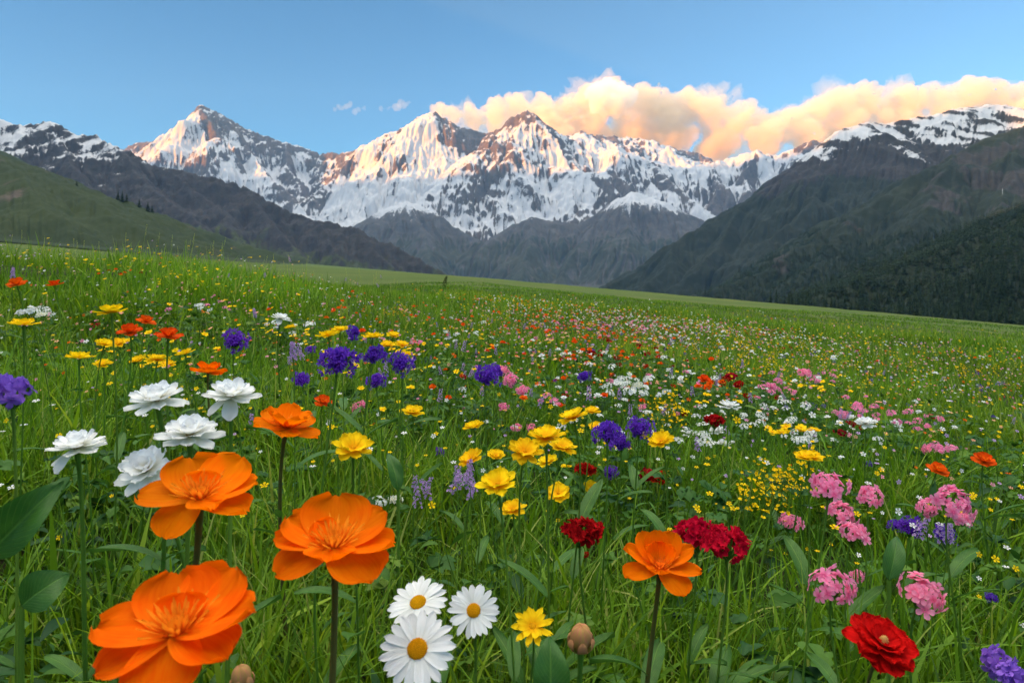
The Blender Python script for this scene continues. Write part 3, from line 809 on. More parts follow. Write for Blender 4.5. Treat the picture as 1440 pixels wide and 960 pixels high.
# ------------------------------------------------------------------ flowers: shapes
def petal_mat(name, base, tip, trans=0.38, vein=0.25, veinc=None, rough=0.75):
    """'s' runs from the claw (0) to the edge (1) of a petal, 'rnd' differs per petal, 't' runs across it"""
    b = NT(name)
    s = b.attr('s').outputs['Fac']; t = b.attr('t').outputs['Fac']; r = b.attr('rnd').outputs['Fac']
    col = b.mix(b.ramp(s, [(0.12, C(0, 0, 0)), (0.62, C(1, 1, 1))]), C(*base), C(*tip))
    vec = b.n('CombineXYZ', {0: b.math('MULTIPLY', t, 17.0), 1: b.math('MULTIPLY', s, 1.5), 2: b.math('MULTIPLY', r, 40.0)}).outputs[0]
    vn = b.noise(vec, 1.6, 3, 0.6)
    vc = veinc or [v * 0.62 for v in tip]
    col = b.mix(b.math('MULTIPLY', b.ramp(vn, [(0.42, C(0, 0, 0)), (0.62, C(1, 1, 1))]), vein), col, C(*vc))
    oi = b.n('ObjectInfo').outputs['Random']
    hs = b.n('HueSaturation', {'Color': col})
    b.t.links.new(b.math('ADD', 0.492, b.math('MULTIPLY', oi, 0.016)), hs.inputs['Hue'])
    b.t.links.new(b.math('ADD', 0.86, b.math('MULTIPLY', r, 0.24)), hs.inputs['Value'])
    col = hs.outputs[0]
    bp = b.n('Bump', {'Strength': 0.55, 'Distance': 0.0008, 'Height': vn})
    p = b.n('BsdfPrincipled', {'Base Color': col, 'Roughness': rough, 'Normal': bp.outputs[0]})
    p.inputs['Specular IOR Level'].default_value = 0.05
    tr = b.n('BsdfTranslucent', {'Color': col})
    return b.surface(b.n('MixShader', {0: trans, 1: p.outputs[0], 2: tr.outputs[0]}).outputs[0])
P_orange = petal_mat('orange_petal', (1.0, 0.32, 0.006), (1.0, 0.205, 0.0), 0.50, 0.42, (0.92, 0.12, 0.0))
P_orange_in = petal_mat('orange_inner_petal', (0.80, 0.13, 0.004), (1.0, 0.36, 0.02), 0.35, 0.3, (0.85, 0.14, 0.004))
P_rust = petal_mat('rust_orange_petal', (0.9, 0.17, 0.006), (0.85, 0.10, 0.004), 0.35, 0.4, (0.5, 0.05, 0.004))
P_white = petal_mat('white_petal', (0.82, 0.80, 0.62), (0.90, 0.91, 0.92), 0.40, 0.16, (0.72, 0.74, 0.76))
P_daisy = petal_mat('daisy_petal', (0.84, 0.86, 0.84), (0.90, 0.91, 0.93), 0.38, 0.22, (0.66, 0.70, 0.76))
P_yellow = petal_mat('yellow_petal', (0.85, 0.42, 0.004), (0.98, 0.70, 0.010), 0.36, 0.25, (0.86, 0.46, 0.004))
P_purple = petal_mat('purple_petal', (0.10, 0.018, 0.34), (0.20, 0.055, 0.62), 0.40, 0.35, (0.10, 0.02, 0.36))
P_violet = petal_mat('violet_petal', (0.26, 0.10, 0.55), (0.34, 0.16, 0.72), 0.40, 0.30, (0.2, 0.08, 0.5))
P_lilac = petal_mat('lilac_petal', (0.46, 0.22, 0.52), (0.58, 0.40, 0.72), 0.40, 0.30, (0.4, 0.22, 0.52))
P_pink = petal_mat('pink_petal', (0.92, 0.15, 0.34), (1.0, 0.38, 0.57), 0.48, 0.30, (0.98, 0.25, 0.48))
P_red = petal_mat('red_petal', (0.30, 0.002, 0.006), (0.66, 0.006, 0.010), 0.32, 0.40, (0.36, 0.002, 0.006))
P_crimson = petal_mat('dark_red_petal', (0.20, 0.002, 0.008), (0.46, 0.006, 0.012), 0.30, 0.40, (0.24, 0.002, 0.008))
P_cream = petal_mat('cream_petal', (0.80, 0.74, 0.42), (0.88, 0.87, 0.78), 0.38, 0.15)
P_gold = petal_mat('golden_centre', (0.55, 0.20, 0.004), (0.90, 0.46, 0.006), 0.1, 0.45, (0.50, 0.17, 0.004), 0.75)
P_straw = petal_mat('straw_centre', (0.45, 0.22, 0.05), (0.78, 0.50, 0.16), 0.2, 0.3)
P_bud = petal_mat('bud_sepal', (0.16, 0.25, 0.03), (0.55, 0.22, 0.13), 0.25, 0.55, (0.42, 0.36, 0.06))
def plain_leaf(name, a, b_, trans=0.25, rough=0.45):
    return petal_mat(name, a, b_, trans, 0.30, [v * 0.6 for v in a], rough)
M_stem = plain_leaf('green_stem', (0.080, 0.18, 0.020), (0.14, 0.26, 0.035), 0.15)
M_stem_dark = plain_leaf('brown_green_stem', (0.085, 0.100, 0.022), (0.13, 0.12, 0.030), 0.1)
M_leaf = plain_leaf('stem_leaf', (0.045, 0.12, 0.018), (0.065, 0.16, 0.024), 0.3)
def veined_leaf(name, a, b_, trans, rough):
    b = NT(name)
    s = b.attr('s').outputs['Fac']; t = b.attr('t').outputs['Fac']
    d = b.math('ABSOLUTE', b.math('SUBTRACT', t, 0.5))
    pos = b.n('NewGeometry').outputs['Position']
    mott = b.noise(pos, 60.0, 4, 0.6); fine = b.noise(pos, 420.0, 3, 0.6)
    w = b.math('SINE', b.math('MULTIPLY', b.math('ADD', b.math('SUBTRACT', s, b.math('MULTIPLY', d, 0.75)), b.math('MULTIPLY', mott, 0.05)), 70.0))
    side = b.ramp(w, [(0.88, C(0, 0, 0)), (1.0, C(1, 1, 1))])
    mid = b.ramp(d, [(0.012, C(1, 1, 1)), (0.035, C(0, 0, 0))])
    col = b.mix(b.ramp(mott, [(0.35, C(0, 0, 0)), (0.65, C(1, 1, 1))]), C(*a), C(*b_))
    col = b.mix(b.math('MULTIPLY', fine, 0.35), col, C(*[v * 0.55 for v in a]))
    col = b.mix(b.math('MULTIPLY', b.math('MAXIMUM', b.math('MULTIPLY', side, 0.55), mid), 0.6), col, C(b_[0] * 2.2, b_[1] * 1.6, b_[2] * 2.0))
    rp = b.n('Bump', {'Strength': 0.5, 'Distance': 0.0012, 'Height': b.math('SUBTRACT', mott, b.math('MAXIMUM', side, mid))})
    p = b.n('BsdfPrincipled', {'Base Color': col, 'Roughness': rough, 'Normal': rp.outputs[0]}); p.inputs['Specular IOR Level'].default_value = 0.3
    tr = b.n('BsdfTranslucent', {'Color': col})
    return b.surface(b.n('MixShader', {0: trans, 1: p.outputs[0], 2: tr.outputs[0]}).outputs[0])
M_broad = veined_leaf('broad_leaf', (0.028, 0.110, 0.014), (0.050, 0.155, 0.018), 0.28, 0.45)
M_leaf = veined_leaf('stem_leaf', (0.040, 0.130, 0.014), (0.070, 0.185, 0.020), 0.30, 0.5)

class MB:
    def __init__(s): s.V, s.F3, s.F4, s.s, s.t, s.r, s.m3, s.m4, s.n = [], [], [], [], [], [], [], [], 0
    def add(s, V, F, sa, ta, rnd, mat=0):
        V = np.asarray(V, float); F = np.asarray(F)
        s.V.append(V); s.s.append(np.broadcast_to(sa, len(V))); s.t.append(np.broadcast_to(ta, len(V))); s.r.append(np.full(len(V), rnd))
        if F.shape[1] == 4: s.F4.append(F + s.n); s.m4.append(np.full(len(F), mat))
        else: s.F3.append(F + s.n); s.m3.append(np.full(len(F), mat))
        s.n += len(V)
    def mesh(s, name, mats):
        fs = []; fm = []
        if s.F4: fs.append(np.concatenate(s.F4)); fm.append(np.concatenate(s.m4))
        if s.F3: fs.append(np.concatenate(s.F3)); fm.append(np.concatenate(s.m3))
        return mesh_np(name, np.concatenate(s.V), fs, mats, fmat=np.concatenate(fm), attrs=dict(s=np.concatenate(s.s), t=np.concatenate(s.t), rnd=np.concatenate(s.r)))
    def build(s, name, mat, parent=None): return link(name, s.mesh(name, [mat]), parent)

def petal(rng, az, p0, p1, L, W, pexp=0.8, q=5.0, cup=0.15, ruf=0.03, notch=0.03, nu=6, nv=8, r0=0.0, z0=0.0, claw=0.2, side=0.0):
    s = np.linspace(0, 1, nv + 1); t = np.linspace(-1, 1, nu + 1)
    sp = s * 0.992
    half = W / 2 * (claw + (1 - claw) * sp ** pexp) * np.sqrt(np.clip(1 - sp ** q, 0, 1)) 
    half = half / max(half.max(), 1e-9) * W / 2
    e = p0 + (p1 - p0) * s
    ds = L / nv
    R = r0 + np.concatenate([[0], np.cumsum(np.cos((e[:-1] + e[1:]) / 2) * ds)])
    Z = z0 + np.concatenate([[0], np.cumsum(np.sin((e[:-1] + e[1:]) / 2) * ds)])
    S, T = np.meshgrid(s, t, indexing='ij')
    ph, f = rng.uniform(0, 6.28), rng.uniform(1.6, 2.8)
    h = cup * W * T ** 2 * (0.35 + 0.65 * S) + ruf * L * S ** 2 * np.sin(PI * f * T + ph) + ruf * 0.5 * L * S ** 3 * np.sin(PI * 2.3 * f * T + ph * 2)
    edge = 1 + notch * S ** 4 * (np.sin(PI * 2.4 * T + ph * 3) + 0.6 * np.sin(PI * 5.1 * T + ph))
    rad = (R[:, None] - r0) * edge + r0 - h * np.sin(e)[:, None]
    zz = Z[:, None] * 1.0 + h * np.cos(e)[:, None]
    lat = half[:, None] * T + side * L * S ** 2
    ca, sa = math.cos(az), math.sin(az)
    V = np.stack([rad * ca - lat * sa, rad * sa + lat * ca, zz], -1).reshape(-1, 3)
    return V, grid_faces(nv + 1, nu + 1), S.ravel(), (T * 0.5 + 0.5).ravel(), rng.uniform()

def rot_to(d, spin=0.0):
    d = Vector(d).normalized()
    return np.array((d.to_track_quat('Z', 'Y').to_matrix() @ Matrix.Rotation(spin, 3, 'Z')))

def tube(path, rad, sides=7):
    path = np.asarray(path, float); n = len(path); rad = np.broadcast_to(rad, n)
    tg = np.gradient(path, axis=0); tg /= np.linalg.norm(tg, axis=1)[:, None] + 1e-12
    a = np.cross(tg, [0.31, 0.95, 0.05]); a /= np.linalg.norm(a, axis=1)[:, None]; b = np.cross(tg, a)
    th = np.linspace(0, 2 * PI, sides + 1)
    V = path[:, None] + rad[:, None, None] * (np.cos(th)[None, :, None] * a[:, None] + np.sin(th)[None, :, None] * b[:, None])
    S = np.repeat(np.linspace(0, 1, n), sides + 1); T = np.tile(th / (2 * PI), n)
    return V.reshape(-1, 3), grid_faces(n, sides + 1), S, T

def dome(R, H, nr=7, nc=16, bump=0.0, rng=None):
    a = np.linspace(0, PI / 2, nr); th = np.linspace(0, 2 * PI, nc + 1)
    A, T = np.meshgrid(a, th, indexing='ij')
    k = 1 + (bump * rng.normal(size=A.shape) if bump else 0); 
    if bump: k[:, -1] = k[:, 0]
    V = np.stack([R * np.sin(A) * np.cos(T) * k, R * np.sin(A) * np.sin(T) * k, H * np.cos(A) * k], -1).reshape(-1, 3)
    return V, grid_faces(nr, nc + 1)[:, ::-1], (0.3 + 0.7 * np.cos(A)).ravel(), (T / (2 * PI)).ravel()

GA = PI * (3 - math.sqrt(5))
# every head is built with radius 1 (diameter 2), axis +Z, and scaled when placed
ORANGE_FORMS = {
 0: [(112,.26,.52,.98,1.16),(60,.24,.50,1.02,1.20),(180,.20,.10,1.04,.95),(212,-.05,-.30,.95,.92),(0,.24,.18,1.04,.95),(-30,.0,-.22,.95,.85),(-84,-.18,-.70,.90,1.0),(96,.62,.85,.46,.72)],
 1: [(124,.22,.50,1.0,1.16),(62,.25,.55,1.04,1.20),(186,.05,-.08,1.06,.98),(14,.22,.25,1.02,.80),(-18,.02,-.05,1.06,.78),(-112,-.25,-.75,.86,.88),(-48,.20,.10,.70,.72),(100,.6,.85,.46,.7)],
 6: [(90,.75,1.0,.95,.72),(128,.62,.85,1.0,.70),(52,.62,.85,1.0,.70),(165,.40,.50,1.02,.66),(15,.40,.50,1.02,.66),(200,.05,-.10,1.02,.72),(-18,.12,.0,1.02,.66),(-60,-.10,-.45,.95,.78),(-110,.35,.30,.62,.66),(70,.95,1.15,.62,.6),(110,.95,1.15,.62,.6),(150,.8,1.0,.6,.55),(30,.8,1.0,.6,.55)],
 2: [(100,.30,.60,1.05,1.28),(36,.24,.42,1.02,.95),(156,.24,.34,1.02,.95),(212,-.08,-.45,.98,1.02),(-38,-.10,-.40,1.0,1.08),(-4,.14,.06,1.04,.78),(182,.16,.05,1.0,.66),(-86,.26,.02,.58,.88),(150,.55,.7,.5,.6)],
}
def head_orange(seed, full=True, mat_out=0, mat_in=1, mb=None, mb2=None, nu=10, nv=11, form=None):
    rng = np.random.default_rng(seed); mb = mb or MB(); mb2 = mb2 or mb
    if form is None:
        form = [(i * 72 + rng.normal(0, 6), rng.uniform(-.12, .12), rng.uniform(.02, .35), 1.03, rng.uniform(.92, 1.08)) for i in range(5)] + [(36 + i * 72 + rng.normal(0, 8), rng.uniform(.5, .7), rng.uniform(.7, 1.0), .84, rng.uniform(.72, .85)) for i in range(5)]
    for k, (a, p0, p1, L, W) in enumerate(form):
        mb.add(*petal(rng, math.radians(a), p0, p1, L, W, 0.62, 3.3, 0.13, 0.032, 0.016, nu, nv, 0.04, 0.008 * k - 0.03, 0.20), mat=mat_out)
    if full:
        for i in range(64):
            a = i * GA + rng.normal(0, 0.1); k = i / 64
            mb2.add(*petal(rng, a, 1.40 - 0.75 * k, 1.30 - 0.75 * k, 0.16 + 0.26 * k + rng.uniform(0, 0.06), 0.050, 1.0, 4, 0.3, 0.03, 0.0, 2, 4, 0.04 + 0.17 * k, 0.05, 0.45), mat=mat_in)
        V, F, S, T = dome(0.17, 0.15, 6, 14, 0.10, rng); mb2.add(V + [0, 0, 0.05], F, S * 0.3, T, 0.2, mat_in)
    return mb, mb2
def head_white(seed, mb=None, nu=5, nv=6, lite=False):
    rng = np.random.default_rng(seed); mb = mb or MB()
    rings = [(8, 1.0, 0.50, -0.16, 0.14), (8, 0.86, 0.46, 0.22, 0.42), (7, 0.70, 0.42, 0.55, 0.80), (5, 0.48, 0.36, 0.85, 1.2)]
    if lite: rings = [(8, 1.0, 0.6, -0.1, 0.25), (7, 0.75, 0.55, 0.45, 0.9)]
    for k, (n, L, W, p0, p1) in enumerate(rings):
        for i in range(n):
            a = (i + 0.5 * (k % 2)) * 2 * PI / n + rng.normal(0, 0.10)
            d = rng.uniform() < 0.18 and k == 0
            mb.add(*petal(rng, a, p0 + rng.normal(0, 0.08) - (0.25 if d else 0), p1 + rng.normal(0, 0.12) - (0.9 if d else 0), L * rng.uniform(0.90, 1.05), W * rng.uniform(0.88, 1.1), 0.9, 3.6, 0.16, 0.025, 0.015, nu, nv, 0.03, 0.02 * k, 0.25), mat=0)
    return mb
def head_daisy(seed, mb=None, nu=4, nv=7, n=21):
    rng = np.random.default_rng(seed); mb = mb or MB()
    for i in range(n):
        a = i * 2 * PI / n + rng.normal(0, 0.045)
        mb.add(*petal(rng, a, rng.uniform(0.0, 0.22), rng.uniform(-0.32, 0.05), rng.uniform(0.70, 0.80), rng.uniform(0.21, 0.27), 0.55, 6.0, 0.10, 0.02, 0.03, nu, nv, 0.22, 0.01 * (i % 2), 0.45, rng.normal(0, 0.03)), mat=0)
    return mb
def head_disc(seed, R=0.30, H=0.14, mb=None, mat=0, cnt=150):
    rng = np.random.default_rng(seed); mb = mb or MB()
    V, F, S, T = dome(R, H, 6, 18); mb.add(V, F, S * 0.4, T, 0.3, mat)
    for i in range(cnt):
        q = math.sqrt((i + 0.5) / cnt); a = i * GA
        z = H * math.sqrt(max(0, 1 - q * q))
        v, f, s, t = dome(R * 0.07, R * 0.10, 3, 5)
        mb.add(v + [R * q * math.cos(a), R * q * math.sin(a), z], f, s, t, rng.uniform(), mat)
    return mb
def head_yellow(seed, mb=None, nu=5, nv=6, n=8, lite=False):
    rng = np.random.default_rng(seed); mb = mb or MB()
    for ring in range(1 if lite else 2):
        for i in range(n):
            a = (i + 0.5 * ring) * 2 * PI / n + rng.normal(0, 0.12)
            mb.add(*petal(rng, a, 0.10 + 0.32 * ring + rng.normal(0, 0.06), 0.16 + 0.42 * ring + rng.normal(0, 0.16), (0.98 - 0.22 * ring) * rng.uniform(0.9, 1.05), (4.3 / n) * rng.uniform(0.92, 1.1), 0.85, 4.6, 0.16, 0.05, 0.05, nu, nv, 0.04, 0.03 * ring, 0.22), mat=0)
    return mb
def head_slim_yellow(seed, mb=None):
    rng = np.random.default_rng(seed); mb = mb or MB()
    for ring in range(2):
        for i in range(9):
            a = (i + 0.5 * ring) * 2 * PI / 9 + rng.normal(0, 0.08)
            mb.add(*petal(rng, a, 0.05 + 0.25 * ring, 0.12 + 0.2 * ring, (1.0 - 0.24 * ring), 0.33, 0.7, 5, 0.12, 0.03, 0.06, 4, 6, 0.04, 0.03 * ring, 0.3))
    return mb
def floret(rng, n=5, W=0.78, p0=0.1, p1=0.15, nu=3, nv=4, ruf=0.05, notch=0.05, cup=0.12):
    o = MB()
    for i in range(n):
        o.add(*petal(rng, i * 2 * PI / n + rng.normal(0, 0.08), p0, p1 + rng.normal(0, 0.1), 1.0, W, 0.85, 4.5, cup, ruf, notch, nu, nv, 0.05, 0, 0.2))
    V = np.concatenate(o.V); F = np.concatenate(o.F4); return V, F, np.concatenate(o.s), np.concatenate(o.t)
def cluster(seed, dirs, Rc, rf, n=5, W=0.78, p0=0.1, p1=0.15, nu=3, nv=4, ruf=0.05, notch=0.05, squash=0.7, jit=0.08, mb=None, mat=0, var=6, cup=0.12, lobe=0.0, spread=0.12):
    rng = np.random.default_rng(seed); mb = mb or MB()
    fl = [floret(rng, n, W, p0, p1, nu, nv, ruf, notch, cup) for _ in range(var)]
    k1 = rng.normal(size=(3, 3)); k1 /= np.linalg.norm(k1, axis=1)[:, None]
    for d in dirs:
        V, F, S, T = fl[rng.integers(var)]
        d = np.array(d) + rng.normal(0, spread, 3); d /= np.linalg.norm(d)
        g = 1 + lobe * (np.max(k1 @ d) - 0.55)
        M = rot_to(d + rng.normal(0, spread * 1.6, 3), rng.uniform(0, 6.28))
        c = d * [1, 1, squash] * Rc * g * (1 + rng.normal(0, jit))
        mb.add((V * rf * rng.uniform(0.78, 1.18)) @ M.T + c, F, S, T, rng.uniform(), mat)
    return mb
def fib(n, lo=-0.2, hi=1.0):
    return [(math.sqrt(max(0, 1 - z * z)) * math.cos(i * GA), math.sqrt(max(0, 1 - z * z)) * math.sin(i * GA), z) for i in range(n) for z in [hi - (hi - lo) * (i + 0.5) / n]]
def head_pink(seed, mb=None, n=24, nu=4, nv=5): return cluster(seed, fib(n, 0.0), 0.72, 0.30, 5, 0.68, 0.02, -0.12, nu, nv, 0.05, 0.05, 0.55, 0.10, mb, lobe=0.45, spread=0.16)
def head_red(seed, mb=None, n=26, nu=3, nv=4): return cluster(seed, fib(n, -0.05), 0.70, 0.33, 6, 0.72, 0.30, 0.50, nu, nv, 0.14, 0.12, 0.62, 0.12, mb, lobe=0.6, spread=0.16)
def head_purple(seed, mb=None, n=84, nu=2, nv=3):
    mb = mb or MB()
    if n > 40:
        for sg in (1, -1):
            V, F, S, T = dome(0.52, 0.50, 5, 10); mb.add(V * [1, 1, sg], F, S * 0.1, T, 0.1)
    return cluster(seed, fib(n, -0.6), 0.74, 0.25, 5, 0.50, 0.40, 0.70, nu, nv, 0.12, 0.10, 0.92, 0.13, mb, lobe=0.7, spread=0.14)
def head_violet(seed, mb=None): return cluster(seed, fib(11, 0.0), 0.60, 0.48, 5, 0.72, 0.15, 0.0, 4, 5, 0.10, 0.10, 0.7, 0.10, mb)
def head_zinnia(seed, mb=None):
    rng = np.random.default_rng(seed); mb = mb or MB()
    for k, (n, L, W, p0, p1) in enumerate([(9, 0.98, 0.62, -0.18, 0.02), (8, 0.84, 0.58, 0.10, 0.28), (8, 0.66, 0.50, 0.30, 0.50), (6, 0.46, 0.42, 0.48, 0.85)]):
        for i in range(n):
            a = (i + 0.5 * (k % 2)) * 2 * PI / n + rng.normal(0, 0.13)
            mb.add(*petal(rng, a, p0 + rng.normal(0, 0.10), p1 + rng.normal(0, 0.16), L * rng.uniform(0.88, 1.05), W * rng.uniform(0.9, 1.12), 0.8, 3.4, 0.12, 0.06, 0.022, 8, 8, 0.05, 0.05 * k, 0.2))
    return mb
def head_umbel(seed, mb=None, n=18, mat=0, lite=False):
    rng = np.random.default_rng(seed)
    d = fib(n, 0.30)
    return cluster(seed, d, 0.85, 0.24, 5, 0.8, 0.15, 0.2, 2 if lite else 3, 2 if lite else 3, 0.05, 0.03, 0.42, 0.12, mb, mat)
def head_spike(seed, mb=None, n=42, mat=0, lite=False):
    """upright spike, radius 0.5, from z = -1 to 1"""
    rng = np.random.default_rng(seed); mb = mb or MB()
    fl = [floret(rng, 5, 0.7, 0.35, 0.5, 2, 2 if lite else 3) for _ in range(4)]
    for i in range(n):
        z = -1 + 2 * (i + rng.uniform(0, 1)) / n; a = i * GA + rng.normal(0, 0.3); r = 0.34 * (1 - 0.55 * (z * 0.5 + 0.5)) * rng.uniform(0.7, 1.2)
        V, F, S, T = fl[i % 4]
        M = rot_to((math.cos(a), math.sin(a), 0.45), rng.uniform(0, 6))
        mb.add((V * 0.17 * rng.uniform(0.7, 1.2)) @ M.T + [r * math.cos(a), r * math.sin(a), z], F, S, T, rng.uniform(), mat)
    return mb
def head_spray(seed, mb=None, mat=0, mats=1, n=34):
    """loose spray of tiny florets on hair-thin branches; radius 1"""
    rng = np.random.default_rng(seed); mb = mb or MB()
    fl = [floret(rng, 5, 0.85, 0.25, 0.4, 2, 2) for _ in range(3)]
    for i in range(n):
        p = np.array([rng.normal(0, 0.45), rng.normal(0, 0.45), rng.uniform(-0.9, 1.0)])
        p[:2] *= 1.0 - 0.35 * max(0, p[2])
        V, F, S, T = fl[i % 3]
        mb.add((V * rng.uniform(0.07, 0.13)) @ rot_to(rng.normal(0, 0.5, 3) + [0, -0.3, 1.0], rng.uniform(0, 6)).T + p, F, S, T, rng.uniform(), mat)
        b0 = np.array([p[0] * 0.15, p[1] * 0.15, p[2] - 0.55 - 0.3 * rng.uniform()])
        v, f, s, t = tube([b0, (b0 + p) / 2 - [0, 0, 0.06], p], 0.008, 3); mb.add(v, f, s, t, rng.uniform(), mats)
    return mb
# ------------------------------------------------------------------ flowers: the ones that can be told apart
HEADS = {}
M_weed = plain_leaf('weed_seed', (0.030, 0.055, 0.014), (0.060, 0.085, 0.022), 0.1)
def head_parts(kind, variant):
    """list of (part name, mesh) for one head, shared by all flowers of that kind and variant"""
    k = (kind, variant)
    if k in HEADS: return HEADS[k]
    sd = 100 + variant * 13
    if kind in ('orange', 'rust'):
        a, b = MB(), MB(); head_orange(sd, True, 0, 0, a, b, form=ORANGE_FORMS.get(variant) if kind == 'orange' else None)
        r = [('corolla', a.mesh('corolla', [P_orange if kind == 'orange' else P_rust])), ('stamen_ring', b.mesh('stamen_ring', [P_orange_in]))]
    elif kind == 'white': r = [('corolla', head_white(sd).mesh('corolla', [P_white])), ('stamen_ring', head_disc(sd, 0.12, 0.18, cnt=26).mesh('stamen_ring', [P_straw]))]
    elif kind == 'daisy': r = [('corolla', head_daisy(sd).mesh('corolla', [P_daisy])), ('disc', head_disc(sd, 0.27, 0.13).mesh('disc', [P_gold]))]
    elif kind == 'yellow': r = [('corolla', head_yellow(sd, n=[8, 7, 9, 6][variant % 4]).mesh('corolla', [P_yellow])), ('stamen_ring', head_disc(sd, 0.13, 0.15, cnt=30).mesh('stamen_ring', [P_gold]))]
    elif kind == 'slim': r = [('corolla', head_slim_yellow(sd).mesh('corolla', [P_yellow])), ('disc', head_disc(sd, 0.2, 0.13, cnt=60).mesh('disc', [P_gold]))]
    elif kind == 'purple': r = [('flower_cluster', head_purple(sd).mesh('flower_cluster', [P_purple]))]
    elif kind == 'violet': r = [('flower_cluster', head_violet(sd).mesh('flower_cluster', [P_violet]))]
    elif kind == 'pink': r = [('flower_cluster', head_pink(sd).mesh('flower_cluster', [P_pink]))]
    elif kind == 'red': r = [('flower_cluster', head_red(sd).mesh('flower_cluster', [P_red if variant % 2 == 0 else P_crimson]))]
    elif kind == 'zinnia': r = [('corolla', head_zinnia(sd).mesh('corolla', [P_red])), ('disc', head_disc(sd, 0.15, 0.34, cnt=40).mesh('disc', [P_straw]))]
    elif kind == 'umbel': r = [('flower_cluster', head_umbel(sd).mesh('flower_cluster', [P_white if variant % 2 == 0 else P_cream]))]
    elif kind == 'spike': r = [('flower_cluster', head_spike(sd).mesh('flower_cluster', [P_lilac]))]
    elif kind == 'spray': r = [('flower_cluster', head_spray(sd, mats=1).mesh('flower_cluster', [P_yellow, M_stem]))]
    elif kind == 'weed': r = [('seed_spike', head_spike(sd).mesh('seed_spike', [M_weed]))]
    elif kind == 'bud':
        rng = np.random.default_rng(sd); m = MB()
        A, Tt = np.meshgrid(np.linspace(0.02, PI - 0.02, 15), np.linspace(0, 2 * PI, 25), indexing='ij')
        rr = np.sin(A) ** 0.75 * (1 + 0.05 * np.cos(5 * Tt + 2 * A)) * 0.9; zz = -np.cos(A) * 1.12 + 0.05 * np.sin(7 * Tt) * (A / PI) ** 4
        m.add(np.stack([rr * np.cos(Tt), rr * np.sin(Tt), zz], -1).reshape(-1, 3), grid_faces(15, 25), (A / PI).ravel(), (Tt / 2 / PI).ravel(), 0.4)
        for i in range(6):
            m.add(*petal(rng, i * 2 * PI / 6, -0.1, 2.25, 1.9, 0.85, 0.7, 2.4, 0.10, 0.01, 0.0, 4, 10, 0.25, -1.10, 0.4))
        r = [('bud_cup', m.mesh('bud_cup', [P_bud]))]
    HEADS[k] = r
    return r
KINDS = {  # name, category, true diameter, stem radius, stem material, group, default tilt
 'orange': ('orange_flower', 'orange flower', 0.075, 0.0024, M_stem_dark, 'orange flowers of the meadow', 30),
 'rust': ('orange_flower', 'orange flower', 0.042, 0.0014, M_stem, 'orange flowers of the meadow', 12),
 'white': ('white_flower', 'white flower', 0.056, 0.0021, M_stem, 'white flowers of the meadow', 14),
 'daisy': ('daisy', 'daisy', 0.050, 0.0015, M_stem, 'daisies with golden discs', 40),
 'yellow': ('yellow_flower', 'yellow flower', 0.038, 0.0011, M_stem, 'yellow flowers of the meadow', 18),
 'slim': ('yellow_flower', 'yellow flower', 0.034, 0.0011, M_stem, 'yellow flowers of the meadow', 30),
 'purple': ('purple_flower', 'purple flower', 0.040, 0.0013, M_stem, 'purple flowers of the meadow', 5),
 'violet': ('purple_flower', 'purple flower', 0.040, 0.0014, M_stem, 'purple flowers of the meadow', 10),
 'pink': ('pink_flower', 'pink flower', 0.046, 0.0012, M_stem, 'pink flowers of the meadow', 22),
 'red': ('red_flower', 'red flower', 0.048, 0.0014, M_stem, 'red flowers of the meadow', 12),
 'zinnia': ('red_flower', 'red flower', 0.054, 0.0015, M_stem_dark, 'red flowers of the meadow', 26),
 'umbel': ('white_umbel', 'white umbel', 0.036, 0.0009, M_stem, 'white umbels of the meadow', 12),
 'spike': ('lilac_spike', 'lilac flower', 0.026, 0.0010, M_stem, 'lilac spikes of the meadow', 4),
 'spray': ('yellow_spray', 'yellow spray', 0.075, 0.0009, M_stem, 'sprays of tiny yellow flowers', 0),
 'weed': ('tall_weed', 'weed', 0.07, 0.0020, M_stem, 'tall weeds on the crest', 2),
 'bud': ('flower_bud', 'flower bud', 0.018, 0.0022, M_stem, 'flower buds', 4),
}
HERO = []
hrng = np.random.default_rng(4242)
